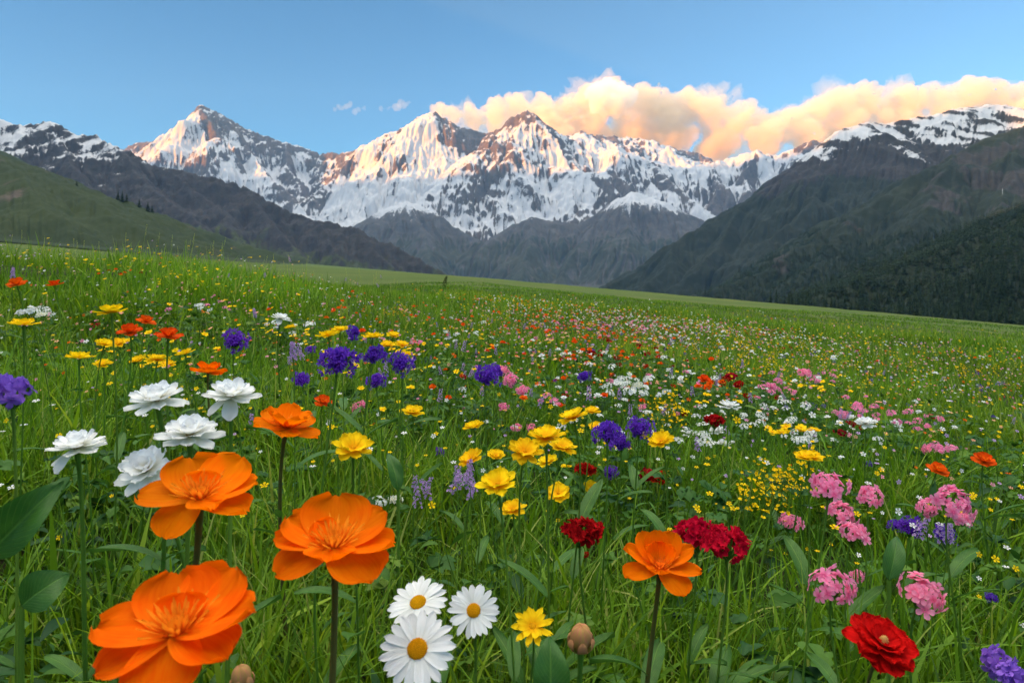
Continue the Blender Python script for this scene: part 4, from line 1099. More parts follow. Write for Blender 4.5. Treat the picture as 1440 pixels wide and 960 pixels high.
def flower(kind, px, py, w, label, tilt=None, variant=None, yaw=None, leafs=None, hgt=None, lean=None):
    nm, cat, D, sr, smat, grp, tl = KINDS[kind]
    tilt = math.radians(tl if tilt is None else tilt) + hrng.normal(0, 0.05 if w > 75 else 0.14)
    d = D * 960.0 / w
    def height(d):
        p = P2W(px, py, d); return p[2] - float(ground_z(p[0], p[1]))
    lo, hi = (0.17, 0.50) if hgt is None else (hgt, hgt)
    h = height(d)
    if h < lo or h > hi:
        goal = lo if h < lo else hi
        a, b = 0.1, 30.0
        for _ in range(50):
            m = (a + b) / 2
            if height(m) > goal: a = m
            else: b = m
        d = (a + b) / 2
    R = w * d / 960.0 / 2
    sc = R / (D / 2)
    head = P2W(px, py, d)
    off = np.array([hrng.normal(0, 0.018), hrng.normal(0.012, 0.018)]) * sc if lean is None else np.array(lean)
    bx, by = head[0] + off[0], head[1] + off[1]
    bz = float(ground_z(bx, by)) - 0.01
    t = bpy.data.objects.new(nm, None); COL.objects.link(t); t.empty_display_size = 0.05
    t.location = (bx, by, bz); t['label'] = label; t['category'] = cat; t['group'] = grp
    H = Vector(head) - t.location
    axis = Vector((0, -math.sin(tilt), math.cos(tilt)))
    roll = hrng.normal(0, 0.09 if w > 75 else 0.17)
    axis = Vector((axis.x + roll, axis.y, axis.z)).normalized()
    # stem: leaves the ground upright, arrives along the head's axis
    p0, p3 = Vector((0, 0, 0)), H - axis * R * (0.04 if kind not in ('bud',) else 0.9)
    if kind in ('spike', 'spray', 'weed'): p3 = H - axis * R * 0.6
    p1 = p0 + Vector((0, 0, H.z * 0.45)) + Vector((hrng.normal(0, 0.022), hrng.normal(0, 0.015), 0)); p2 = p3 - axis * H.z * 0.22
    path = []
    for k in range(15):
        q = k / 14; u = 1 - q
        path.append(p0 * u ** 3 + p1 * 3 * u * u * q + p2 * 3 * u * q * q + p3 * q ** 3)
    m = MB(); rs = sr * sc * np.linspace(1.15, 0.85, 15); rs[-2:] *= [1.15, 1.7]
    m.add(*tube(np.array([v[:] for v in path]), rs, 8), rnd=hrng.uniform())
    m.build('stem', smat, t)
    var = int(hrng.integers(3)) if variant is None else variant
    yw = hrng.uniform(0, 6.28)
    yw = (0.0 if kind == 'orange' else yw) if yaw is None else yaw
    rotm = (Matrix.Rotation(roll, 4, 'Y') @ Matrix.Rotation(tilt, 4, 'X') @ Matrix.Rotation(yw, 4, 'Z'))
    for pn, me in head_parts(kind, var):
        o = link(pn, me, t)
        o.matrix_local = Matrix.Translation(H) @ rotm @ Matrix.Scale(R, 4)
    if kind in ('pink', 'red', 'umbel', 'violet', 'purple') and w > 22:        # the short branches that carry the florets
        m = MB()
        for i in range(9):
            a = i * GA; rr = R * (0.2 + 0.45 * math.sqrt((i + .5) / 9))
            e = Vector((rr * math.cos(a), rr * math.sin(a), R * 0.22))
            st = Vector((0, 0, -R * 0.75)); md = st * 0.4 + e * 0.6 - Vector((0, 0, R * 0.2))
            m.add(*tube([st[:], md[:], e[:]], [rs[5] * 0.8, rs[5] * 0.6, rs[5] * 0.9], 5), rnd=hrng.uniform())
        o = m.build('flower_stalks', M_stem, t); o.matrix_local = Matrix.Translation(H) @ Matrix.Rotation(roll, 4, 'Y') @ Matrix.Rotation(tilt, 4, 'X')
    # leaves on the stem
    nl = leafs if leafs is not None else (4 if w > 40 else (2 if w > 24 else 0))
    for k in range(nl):
        q = hrng.uniform(0.12, 0.68); c = path[int(q * 14)]
        m = MB(); L = hrng.uniform(0.04, 0.085) * min(sc, 1.3)
        V, F, S, T, r = petal(hrng, hrng.uniform(0, 6.28), hrng.uniform(0.5, 1.0), hrng.uniform(-0.3, 0.4), L, L * hrng.uniform(0.16, 0.28), 0.45, 1.9, 0.18, 0.03, 0.0, 4, 8, 0.0, 0, 0.15)
        m.add(V + np.array(c[:]), F, S, T, r)
        m.build('leaf', M_leaf, t)
    HERO.append((head[0], head[1], head[2], R))
    return t

T_ = [
# orange
('orange',250,888,208,'largest orange flower, wide open and blurred, lowest of the orange ones',dict(tilt=8,variant=0)),
('orange',280,699,150,'broad orange flower between a white flower behind it and the largest orange one below',dict(tilt=8,variant=1)),
('orange',470,768,160,'broad orange flower on a dark stem just above the daisies',dict(tilt=10,variant=2)),
('orange',403,601,88,'cup shaped orange flower on a tall brown stem, behind the broad orange flowers',dict(tilt=0,variant=4)),
('orange',293,524,47,'orange flower peeping up just behind two white double flowers',dict(tilt=-4,variant=5)),
('orange',928,798,106,'orange flower in front of the largest red cluster',dict(tilt=14,variant=6)),
('rust',454,566,27,'small rusty orange flower under the purple heads',dict(tilt=20)),
('rust',237,474,38,'rusty orange flower, the widest of the three above the yellow patch',{}),
('rust',183,467,32,'rusty orange flower nearest the highest flat yellow head, one of three',{}),
('rust',205,453,26,'smallest rusty orange flower of the three above the yellow patch',{}),
('rust',24,400,26,'rusty orange flower beside the lilac spike on the upper slope',{}),
('rust',77,401,22,'lone rusty orange flower high on the grassy slope',{}),
('rust',1318,662,30,'orange flower past the pink twin clusters, lower one of two',{}),
('rust',1383,648,30,'orange flower past the pink twin clusters, higher one of two',{}),
('rust',990,534,19,'small orange flower among the dark red ones at mid slope',{}),
('rust',993,546,12,'tiny orange flower just under another small orange one',{}),
# white doubles
('white',221,563,84,'white double flower of a level pair, farther from the small orange bloom',dict(variant=0)),
('white',325,557,78,'white double flower right under the small orange bloom',dict(variant=1)),
('white',267,612,90,'widest white double flower, below the two of equal height',dict(variant=2)),
('white',108,630,82,'white flower standing alone over the broad pointed leaf',dict(variant=1,tilt=10)),
('white',206,661,84,'white double flower half hidden by a broad orange flower',dict(variant=0,tilt=34)),
('white',395,448,29,'small white double flower on a pale stem above the lilac spike',dict(tilt=4)),
('white',1025,572,36,'white flower right beside the dark red round head',dict(tilt=4)),
('white',972,611,24,'white flower in the little white group, farthest from the red head',dict(tilt=4)),
('white',1008,606,26,'white flower directly below the dark red head',dict(tilt=4)),
('white',1018,624,22,'lowest white flower of the little white group',dict(tilt=4)),
('white',1217,595,30,'white flower in open grass, larger of a pair',dict(tilt=4)),
('white',1259,597,21,'white flower in open grass, smaller of a pair',dict(tilt=4)),
# daisies
('daisy',588,847,86,'white daisy tilted back, upper one touching the other two',dict(tilt=24,variant=0,hgt=0.30)),
('daisy',666,858,74,'white daisy facing straight out, nearest the yellow star flower',dict(tilt=58,variant=1,hgt=0.31)),
('daisy',587,912,108,'largest white daisy, lowest of the three',dict(tilt=48,variant=2,hgt=0.33)),
# yellow
('yellow',497,631,62,'yellow flower beside the tall orange cup, alone in dark foliage',dict(tilt=14)),
('yellow',581,580,33,'small yellow flower on a bending stem below the purple heads',dict(tilt=8)),
('yellow',666,601,33,'small yellow flower tipped sideways, apart from the yellow bunch',dict(tilt=10)),
('yellow',700,682,60,'large yellow flower below the yellow bunch, beside a lilac spike',dict(tilt=26)),
('yellow',785,694,38,'yellow flower with round petals under the bunch, near the red clusters',dict(tilt=34,variant=3)),
('yellow',721,717,40,'ragged yellow flower under the large one, lowest of the bunch',dict(tilt=22)),
('yellow',831,685,24,'small yellow flower between two red clusters',dict(tilt=30,variant=3)),
('yellow',663,646,40,'yellow flower at the thin end of the yellow bunch',dict(tilt=12)),
('yellow',697,641,28,'small yellow flower squeezed into the row of the yellow bunch',dict(tilt=12)),
('yellow',738,636,54,'yellow flower in the middle of the yellow bunch',dict(tilt=20)),
('yellow',768,616,56,'topmost yellow flower of the dense bunch',dict(tilt=14)),
('yellow',790,630,44,'yellow flower closing the bunch, towards the purple heads',dict(tilt=16)),
('yellow',770,650,32,'yellow flower half hidden beneath the dense bunch',dict(tilt=8)),
('yellow',797,656,18,'closed yellow flower hanging below the bunch',dict(tilt=0)),
('yellow',807,588,48,'yellow flower on a straight stem above the dense bunch',dict(tilt=8)),
('yellow',833,579,25,'small yellow flower just behind the straight stemmed yellow one',dict(tilt=8)),
('yellow',838,600,22,'small yellow flower touching the purple twin heads',dict(tilt=14)),
('yellow',930,621,40,'yellow flower next to the second purple pair',dict(tilt=12)),
('yellow',1137,645,42,'yellow flower with scalloped petals beside the loose yellow sprays',dict(tilt=20)),
('slim',749,881,58,'yellow star flower with slim petals beside the daisies',dict(tilt=32,hgt=0.30)),
('yellow',112,504,38,'yellow flower apart from the low yellow patch, larger of two',dict(tilt=6)),
('yellow',145,513,26,'yellow flower apart from the low yellow patch, smaller of two',dict(tilt=6)),
('yellow',157,440,44,'flat yellow head, highest and widest on its slope',dict(tilt=0)),
('yellow',33,457,38,'flat yellow flower in front of the white umbel patch',dict(tilt=0)),
('yellow',147,485,30,'yellow flower under the highest flat yellow head, beside another',dict(tilt=4)),
('yellow',165,484,26,'yellow flower behind the rusty orange stems',dict(tilt=4)),
('yellow',194,507,24,'yellow flower starting the low yellow patch',dict(tilt=8)),
('yellow',221,507,34,'widest yellow flower of the low yellow patch',dict(tilt=8)),
('yellow',236,513,22,'yellow flower tucked into the low yellow patch',dict(tilt=8)),
('yellow',260,498,28,'yellow flower at the high end of the low yellow patch',dict(tilt=8)),
('yellow',462,473,36,'yellow flower behind the largest purple head',dict(tilt=4)),
('yellow',478,465,26,'yellow flower between the largest purple head and a small upright one',dict(tilt=4)),
('yellow',524,475,32,'yellow flower behind the pair of purple heads, tallest there',dict(tilt=4)),
('yellow',545,486,24,'small yellow flower in the row behind the purple heads',dict(tilt=4)),
('yellow',565,486,26,'yellow flower above the purple head with the slanting stem',dict(tilt=4)),
('yellow',572,499,24,'yellow flower touching the purple head with the slanting stem',dict(tilt=4)),
('yellow',553,472,20,'single small yellow flower above the row behind the purple heads',dict(tilt=4)),
('yellow',1101,609,23,'small yellow flower beside a white umbel, lowest of three',dict(tilt=6)),
('yellow',1126,605,18,'small yellow flower between two others near a white umbel',dict(tilt=6)),
('yellow',1144,606,20,'small yellow flower at the outer end of three',dict(tilt=6)),
('yellow',409,461,18,'small yellow flower beside the pale stem of the small white one',dict(tilt=4)),
# purple
('purple',475,506,52,'largest purple flower head in front of the yellow row',dict(variant=0)),
('purple',525,499,34,'purple flower head between the largest one and the slanting one',dict(variant=1)),
('purple',564,511,33,'purple flower head on a slanting stem, last of the row of heads',dict(variant=2,lean=(-0.05,0.02))),
('purple',528,535,28,'brighter purple flower head below the other heads',dict(variant=0)),
('purple',499,466,20,'small upright purple head above the others',dict(variant=1)),
('purple',496,475,14,'tiny purple tuft under the small upright head',dict(variant=2)),
('purple',330,479,33,'purple flower head of the yellow and orange slope',dict(variant=2)),
('purple',425,533,25,'small round purple head above the tall orange cup',dict(variant=1)),
('purple',436,491,14,'tiny purple head next to the lilac spike',dict(variant=0)),
('violet',16,553,66,'large violet flower with broad florets, behind the lone white flower',dict(tilt=12)),
('purple',853,608,40,'purple head, upper part of the twin heads in open grass',dict(variant=0)),
('purple',873,622,34,'purple head, lower part of the twin heads in open grass',dict(variant=1)),
('purple',899,603,34,'purple head next to the twin heads, nearest the yellow flower',dict(variant=2)),
('purple',857,665,22,'small purple head between the two red clusters',dict(variant=1)),
('purple',618,635,15,'tiny purple head beside the white umbel in dark grass',dict(variant=0)),
('purple',683,530,34,'purple head beside the tall pink clusters',dict(variant=2)),
('purple',699,521,22,'purple head leaning against the tall pink clusters',dict(variant=1)),
('purple',821,529,19,'dark blue purple head among small red flowers',dict(variant=0)),
('violet',1402,930,50,'violet flower low beyond the red zinnia, upper of two',dict(tilt=40,variant=0)),
('violet',1424,955,56,'violet flower low beyond the red zinnia, lower of two',dict(tilt=60,variant=1)),
('purple',1141,572,11,'tiny purple head in the dark hollow, nearer of two',dict(variant=2)),
('purple',1222,653,11,'tiny purple head above the pink clusters',dict(variant=1)),
('purple',1280,742,34,'loose purple head between a pointed leaf and the pink twins',dict(variant=1)),
('purple',1327,752,28,'purple head under the pink twin clusters',dict(variant=2)),
('purple',1258,738,18,'small loose purple head at the tip of a pointed leaf',dict(variant=0)),
('purple',1394,840,15,'small purple flower in the deep grass past the pink clusters',dict(variant=0)),
# lilac spikes
('spike',412,494,26,'lilac spike above the small round purple head',dict(variant=0)),
('spike',18,384,15,'lilac spike beside a rusty orange flower on the upper slope',dict(variant=1)),
('spike',660,664,22,'pale lilac spike beside the thin end of the yellow bunch',dict(variant=2)),
('spike',663,690,24,'faded lilac spike beside the large yellow flower',dict(variant=0)),
('spike',641,672,16,'short lilac spike at the foot of the pale one',dict(variant=1)),
('spike',358,440,13,'small lilac spike above the purple slope head',dict(variant=1)),
# pink
('pink',1165,684,60,'pink cluster highest over the stacked pink clusters',dict(variant=0)),
('pink',1221,696,46,'pink cluster beside the highest one, half as tall',dict(variant=1)),
('pink',1183,722,44,'pink cluster, upper of the two stacked in the middle',dict(variant=2)),
('pink',1199,748,48,'pink cluster, lower of the two stacked in the middle',dict(variant=0)),
('pink',1110,735,38,'small pink cluster standing apart beside the red cluster',dict(variant=1)),
('pink',1172,824,66,'large pink cluster behind the red zinnia, with a small side cluster',dict(variant=2)),
('pink',1205,808,26,'small side cluster of the large pink one behind the red zinnia',dict(variant=1)),
('pink',1298,834,72,'pink cluster over the red zinnia, the one without a side cluster',dict(variant=0)),
('pink',1307,716,40,'smaller pink cluster of the pink twins',dict(variant=1)),
('pink',1340,706,54,'larger pink cluster of the pink twins',dict(variant=2)),
('pink',1352,728,34,'pink cluster hanging below the pink twins',dict(variant=0)),
('pink',706,522,24,'topmost pink cluster of the tall stand beside a purple head',dict(variant=0)),
('pink',719,536,28,'widest pink cluster of the tall stand beside a purple head',dict(variant=1)),
('pink',735,549,20,'lowest pink cluster of the tall stand beside a purple head',dict(variant=2)),
('pink',708,572,17,'single pink cluster under the tall pink stand',dict(variant=0)),
('pink',727,600,18,'small pink cluster above the yellow bunch, larger of two',dict(variant=1)),
('pink',747,601,15,'small pink cluster above the yellow bunch, smaller of two',dict(variant=2)),
('pink',1304,632,22,'pink cluster of open florets on the far slope, one of a touching pair',dict(variant=1)),
('pink',1321,632,20,'pink cluster of open florets closing the touching pair on the far slope',dict(variant=0)),
('pink',504,572,24,'dull pink cluster in the dark foliage beside a small yellow flower',dict(variant=2)),
('pink',1086,544,18,'pale pink cluster near two dark red heads',dict(variant=2)),
('pink',1131,524,22,'deep pink cluster at the top of the pink drift',dict(variant=0)),
('pink',1205,570,20,'pink cluster above the white pair in open grass',dict(variant=1)),
('pink',1186,584,20,'mauve pink cluster in the dark hollow',dict(variant=2)),
# red
('red',980,752,62,'red cluster touching the orange flower, half of a big double cluster',dict(variant=0)),
('red',1020,766,66,'red cluster, drooping half of a big double cluster',dict(variant=2)),
('red',817,748,60,'deep red cluster standing alone under the yellow bunch',dict(variant=1)),
('red',911,667,24,'red cluster, upper of a touching pair',dict(variant=1)),
('red',927,671,24,'red cluster, lower of a touching pair',dict(variant=0)),
('red',822,661,31,'red cluster beside the closed yellow flower',dict(variant=1)),
('zinnia',1240,906,97,'large red zinnia with a straw coloured centre',dict(variant=0)),
('red',1005,593,29,'dark red round head above the little white group',dict(variant=1)),
('red',1029,530,17,'small dark red head, upper of two by the orange flowers',dict(variant=1)),
('red',1040,541,16,'small dark red head, lower of two by the orange flowers',dict(variant=1)),
('red',1095,560,15,'small dark red head in the dark hollow',dict(variant=1)),
('red',1050,557,11,'tiny red head between larger dark red ones',dict(variant=0)),
('red',929,759,25,'small red cluster peeping over the orange flower',dict(variant=1)),
('red',823,780,11,'tiny red bud cluster under the deep red cluster',dict(variant=1)),
('red',908,516,11,'small red head alone above the white umbel drift',dict(variant=0)),
('red',830,495,11,'small red head in the middle of the far flower drift',dict(variant=0)),
('red',795,556,10,'small red head beside the tall pink stand',dict(variant=0)),
('red',961,584,13,'small dark red head at the end of the white umbel drift',dict(variant=1)),
('red',1310,586,11,'small dark red head far out in the open grass',dict(variant=1)),
# white umbels
('umbel',534,706,24,'white umbel over a short stalk, all white one of a touching pair',dict(variant=0)),
('umbel',556,703,24,'cream umbel over a short stalk, one of a touching pair',dict(variant=1)),
('umbel',550,649,21,'white umbel on a thin stalk in dark grass',dict(variant=0)),
('umbel',40,440,32,'white umbel behind the flat yellow flower',dict(variant=0)),
('umbel',58,444,20,'small white umbel at the rim of the white patch',dict(variant=1)),
('umbel',280,430,14,'small white umbel on the upper slope',dict(variant=0)),
('umbel',436,457,18,'white umbel beside the yellow flowers of the upper slope',dict(variant=0)),
('umbel',1128,618,20,'white umbel below the row of three small yellow flowers',dict(variant=0)),
('umbel',1145,621,16,'small white umbel next to the one below three yellow flowers',dict(variant=0)),
('umbel',870,540,22,'white umbel starting the white drift',dict(variant=0)),
('umbel',886,551,24,'white umbel in the lower part of the white drift',dict(variant=0)),
('umbel',896,543,20,'white umbel in the middle of the white drift',dict(variant=1)),
('umbel',912,534,20,'white umbel at the upper end of the white drift',dict(variant=0)),
('umbel',858,553,16,'small white umbel under the start of the white drift',dict(variant=0)),
('umbel',937,552,16,'white umbel outside the white drift, towards the dark red head',dict(variant=0)),
('umbel',905,554,18,'white umbel low in the white drift, towards its end',dict(variant=0)),
('umbel',1105,575,14,'white umbel over the yellow sprays',dict(variant=0)),
# sprays and buds
('spray',1070,668,50,'loose spray of tiny yellow flowers, taller of two',dict(variant=0)),
('spray',1095,685,46,'loose spray of tiny yellow flowers, lower of two',dict(variant=1)),
('spray',936,576,26,'small spray of tiny yellow flowers by the white drift',dict(variant=2)),
('weed',626,396,15,'tall dark weed standing up on the crest before the scree mountains',dict(hgt=0.52)),
('bud',817,896,34,'pinkish yellow flower bud beside the upright broad leaf',dict(hgt=0.28)),
('bud',340,952,30,'pale flower bud below the cut leaves near the largest orange flower',dict(hgt=0.30)),
]
for kd, px, py, w, lb, kw in T_:
    flower(kd, px, py, w, lb, **kw)

# ------------------------------------------------------------------ broad leaves that stand out
def broad_leaf(name, base_px, tip_px, d, width, label, fold=0.3, sag=0.15, hb=None):
    b0 = P2W(*base_px, d); t0 = P2W(*tip_px, d * 1.04)
    root = np.array([b0[0], b0[1], float(ground_z(b0[0], b0[1])) - 0.01])
    e = bpy.data.objects.new(name, None); COL.objects.link(e); e.location = root
    e['label'] = label; e['category'] = 'leafy plant'
    s = np.linspace(0, 1, 15); t = np.linspace(-1, 1, 9)
    S, T = np.meshgrid(s, t, indexing='ij')
    axis = t0 - b0; L = np.linalg.norm(axis)
    view = -(b0 + t0) / 2; view[2] += CAM_Z; view /= np.linalg.norm(view)
    lat = np.cross(axis / L, view + [0.25, 0, 0.5]); lat /= np.linalg.norm(lat); nrm = np.cross(lat, axis / L)
    prof = np.sin(PI * s ** 0.72) ** 0.75; prof[0] = 0.05; prof[-1] = 0.01
    V = b0[None, None] + axis[None, None] * S[..., None] + lat * (prof[:, None] * T * width / 2)[..., None] + nrm * (fold * width * np.abs(T) * prof[:, None] + 0.02 * L * np.sin(9 * S + 3 * T) + sag * L * np.sin(PI * S))[..., None]
    m = MB(); m.add(V.reshape(-1, 3) - root, grid_faces(15, 9), S.ravel(), (T * 0.5 + 0.5).ravel(), 0.5); m.build('leaf', M_broad, e)
    m = MB(); m.add(*tube([np.zeros(3), (b0 - root) * [0.3, 0.3, 0.55], b0 - root], 0.0022, 7), rnd=0.4); m.build('stem', M_stem, e)
broad_leaf('broad_leaf_plant', (-14, 780), (90, 675), 0.46, 0.030, 'broad pointed green leaf below the lone white flower')
broad_leaf('broad_leaf_plant', (30, 852), (98, 806), 0.52, 0.030, 'round dark green leaf in the shade below the pointed leaf', 0.15, 0.25)
broad_leaf('broad_leaf_plant', (772, 990), (772, 893), 0.47, 0.026, 'upright oval green leaf between the yellow star flower and a bud', 0.1)
broad_leaf('broad_leaf_plant', (1250, 815), (1262, 753), 0.70, 0.020, 'upright pointed leaf below the small loose purple head', 0.12)
broad_leaf('broad_leaf_plant', (560, 690), (545, 636), 0.9, 0.02, 'slim pointed leaf in the dark grass near the white umbel', 0.2)
# ------------------------------------------------------------------ flowers: the many small ones
def mid_mesh(kind, seed, stem=0.36):
    """one light mesh per small flower: head of diameter 1 unit at z = 0, stem going down; scaled when placed"""
    mb = MB()
    m = {'yellow': [P_yellow, M_stem, P_gold], 'white': [P_white, M_stem, P_straw], 'orange': [P_rust, M_stem, P_orange_in], 'bright': [P_orange, M_stem, P_orange_in], 'red': [P_crimson, M_stem], 'purple': [P_purple, M_stem],
         'lilac': [P_lilac, M_stem], 'pink': [P_pink, M_stem], 'umbel': [P_white, M_stem], 'spray': [P_yellow, M_stem], 'peach': [P_peach, M_stem, P_straw]}[kind]
    if kind in ('yellow', 'peach'): head_yellow(seed, mb, 2, 3, 6, True)
    elif kind == 'white': head_white(seed, mb, 2, 3, True)
    elif kind in ('orange', 'bright'): head_orange(seed, False, 0, 0, mb, mb, 3, 4)
    elif kind == 'red': head_red(seed, mb, 11, 2, 2)
    elif kind == 'purple': head_purple(seed, mb, 20, 2, 2)
    elif kind == 'lilac': head_spike(seed, mb, 24, 0, True)
    elif kind == 'pink': head_pink(seed, mb, 10, 2, 2)
    elif kind == 'umbel': head_umbel(seed, mb, 12, 0, True)
    elif kind == 'spray': head_spray(seed, mb, 0, 1, 22)
    if len(m) > 2:
        V, F, S, T = dome(0.2, 0.16, 3, 7); mb.add(V + [0, 0, 0.05], F, S, T, 0.5, 2)
    V = np.concatenate(mb.V)
    rng = np.random.default_rng(seed)
    b = rng.normal(0, 1.2, 2)
    v, f, s, t = tube([(b[0], b[1], -24), (b[0] * 0.5, b[1] * 0.5, -10), (0, 0, 0)], [0.05, 0.045, 0.035], 4)
    mb.add(v, f, s, t, 0.5, 1)
    return mb.mesh(kind + '_flower', m)
P_peach = petal_mat('peach_petal', (0.85, 0.35, 0.18), (0.92, 0.48, 0.30), 0.4, 0.25)
MIDK = {  # object name, category, label, head diameter range, tilt, group
 'yellow': ('small_yellow_flower', 'yellow flower', 'small yellow flower scattered with many others across the meadow', (0.014, 0.026), 'small yellow flowers strewn over the meadow'),
 'white': ('small_white_flower', 'white flower', 'small white flower scattered with many others across the meadow', (0.014, 0.024), 'small white flowers strewn over the meadow'),
 'orange': ('small_orange_flower', 'orange flower', 'small rusty orange flower scattered with many others across the meadow', (0.016, 0.028), 'small orange flowers strewn over the meadow'),
 'red': ('small_red_flower', 'red flower', 'small dark red flower scattered with many others across the meadow', (0.018, 0.028), 'small red flowers strewn over the meadow'),
 'purple': ('small_purple_flower', 'purple flower', 'small purple flower scattered with many others across the meadow', (0.014, 0.024), 'small purple flowers strewn over the meadow'),
 'lilac': ('small_lilac_spike', 'lilac flower', 'small lilac flower spike scattered with many others across the meadow', (0.020, 0.036), 'small lilac spikes strewn over the meadow'),
 'pink': ('small_pink_flower', 'pink flower', 'small pink flower cluster scattered with many others across the meadow', (0.018, 0.034), 'small pink flowers strewn over the meadow'),
 'umbel': ('small_white_umbel', 'white umbel', 'small white umbel scattered with many others across the meadow', (0.018, 0.034), 'small white umbels strewn over the meadow'),
 'spray': ('small_yellow_spray', 'yellow spray', 'small spray of tiny yellow flowers among the meadow grass', (0.05, 0.08), 'small yellow sprays in the meadow'),
 'peach': ('small_peach_flower', 'peach flower', 'small peach coloured flower scattered with many others across the meadow', (0.014, 0.024), 'small peach flowers strewn over the meadow'),
}
def drift(kind, x, y):
    i = list(MIDK).index(kind)
    return fbm(x / 0.9, y / 0.9, 2, 3000 + i * 7) + 0.9 * fbm(x / 3.5, y / 3.5, 2, 3100 + i * 7)
def scatter(kind, n, r0, r1, rng, uw=None):
    """spots chosen where this kind drifts; uw = (centre, width) preference across the view"""
    out = np.zeros((0, 3))
    x, y, r = wedge(n * 14, r0, r1, rng, 0.80, 1.15)
    sc = 1.5 * drift(kind, x, y) + rng.uniform(0, 1.1, len(x))
    if uw is not None: sc = sc + 1.0 * np.exp(-((x / y - uw[0]) / uw[1]) ** 2)
    sc = sc - 2.0 * sstep(5.5, 8, r) * sstep(0.05, -0.25, x / y)
    o = np.argsort(-sc)[:n]
    return x[o], y[o], r[o]
MID_PLAN = [  # kind, count, r0, r1, preference across the view
 ('yellow', 190, 1.5, 8.5, (-0.45, 0.4)), ('white', 170, 1.6, 8.5, (0.25, 0.4)), ('orange', 160, 1.8, 8.5, (0.10, 0.28)), ('red', 85, 1.8, 9, (0.22, 0.3)),
 ('purple', 80, 1.5, 8, None), ('lilac', 90, 1.5, 8, (0.0, 0.6)), ('pink', 160, 1.6, 8.5, (0.25, 0.35)), ('umbel', 140, 1.5, 8, (0.15, 0.4)), ('spray', 46, 1.2, 6, (0.35, 0.4)), ('peach', 100, 2.0, 8, (0.1, 0.4))]
DRIFTS = [  # kind, centre (px, py) of the sight lines, count, spread across, spread down
 ('umbel',1080,588,9,22,12),('umbel',62,440,9,24,8),('umbel',884,545,12,32,9),('umbel',1130,616,7,24,8),('umbel',282,430,5,14,8),('umbel',1000,618,6,24,8),('umbel',400,455,5,30,6),('umbel',640,470,7,30,8),('white',930,480,7,40,10),('white',1225,590,5,50,8),
 ('yellow',556,489,11,30,9),('yellow',225,506,9,26,7),('yellow',150,488,6,30,7),('yellow',1110,602,8,30,7),('yellow',1010,560,7,30,8),('yellow',410,466,9,34,7),('yellow',720,480,10,60,10),('yellow',1180,540,10,60,12),('yellow',1260,480,10,80,12),('yellow',620,520,5,40,8),
 ('spray',1060,690,5,26,18),('spray',936,575,4,16,8),('spray',1120,665,3,16,12),('spray',560,440,4,30,8),
 ('pink',1150,530,13,44,8),('pink',1090,545,9,20,9),('pink',1250,585,9,40,8),('pink',1322,628,5,20,6),('pink',290,428,9,34,9),('pink',600,486,7,26,10),('pink',1200,572,8,22,8),('pink',870,462,9,40,9),('pink',1290,600,6,40,8),('pink',760,470,8,40,8),('pink',780,560,5,24,8),
 ('orange',992,540,6,18,7),('orange',700,482,8,30,9),('orange',770,462,9,44,8),('orange',870,474,9,40,9),('orange',160,384,6,30,6),('peach',640,452,8,40,9),('peach',820,452,8,50,8),
 ('red',1012,532,5,26,8),('red',1190,600,4,24,8),('red',850,502,4,40,9),('red',170,388,3,26,5),
 ('lilac',415,500,5,18,10),('lilac',658,668,5,20,16),('lilac',1010,452,7,40,8),('lilac',1300,748,5,34,12),('lilac',600,685,4,20,12),('lilac',560,520,5,30,12),('purple',1142,570,3,18,6),('lilac',1190,585,5,26,8),('lilac',830,420,6,50,6)]
def build_mid():
    rng = np.random.default_rng(555)
    for kind, n, r0, r1, uw in MID_PLAN:
        nm, cat, lab, (d0, d1), grp = MIDK[kind]
        protos = [mid_mesh(kind, 900 + v * 5) for v in range(4)]
        x, y, r = scatter(kind, n, r0, r1, rng, uw)
        z = ground_z(x, y)
        first = None
        ex = []
        for (kd, cx, cyy, cnt, sx, sy) in DRIFTS:
            if kd != kind: continue
            for _ in range(cnt):
                px, py = cx + rng.normal(0, sx * 0.6), cyy + rng.normal(0, sy * 0.6); want = rng.uniform(0.26, 0.36)
                a, b_ = 0.6, 14.0
                for _k in range(30):
                    m = (a + b_) / 2; p = P2W(px, py, m)
                    if p[2] - float(ground_z(p[0], p[1])) > want: a = m
                    else: b_ = m
                p = P2W(px, py, a); ex.append((p[0], p[1], p[2] - want, want))
        hh = np.full(len(x), -1.0)
        if ex:
            ex = np.array(ex); x = np.append(x, ex[:, 0]); y = np.append(y, ex[:, 1]); z = np.append(z, ex[:, 2]); hh = np.append(hh, ex[:, 3]); r = np.hypot(x, y)
        for i in range(len(x)):
            D = rng.uniform(d0, d1) * (1.0 if r[i] < 5 else 1.12)
            h = hh[i] if hh[i] > 0 else np.clip(rng.normal(0.31, 0.05), 0.2, 0.44) - (0.03 if kind == 'spray' else 0)
            if first is None:
                o = link(nm, protos[0], label=lab, cat=cat, group=grp); first = o
            else:
                o = first.copy(); COL.objects.link(o); o.data = protos[i % 4]
            o.location = (x[i], y[i], z[i] + h)
            o.rotation_euler = (rng.normal(0.28, 0.16), rng.normal(0, 0.16), rng.normal(0, 0.5))
            o.scale = (D / 2,) * 3
build_mid()

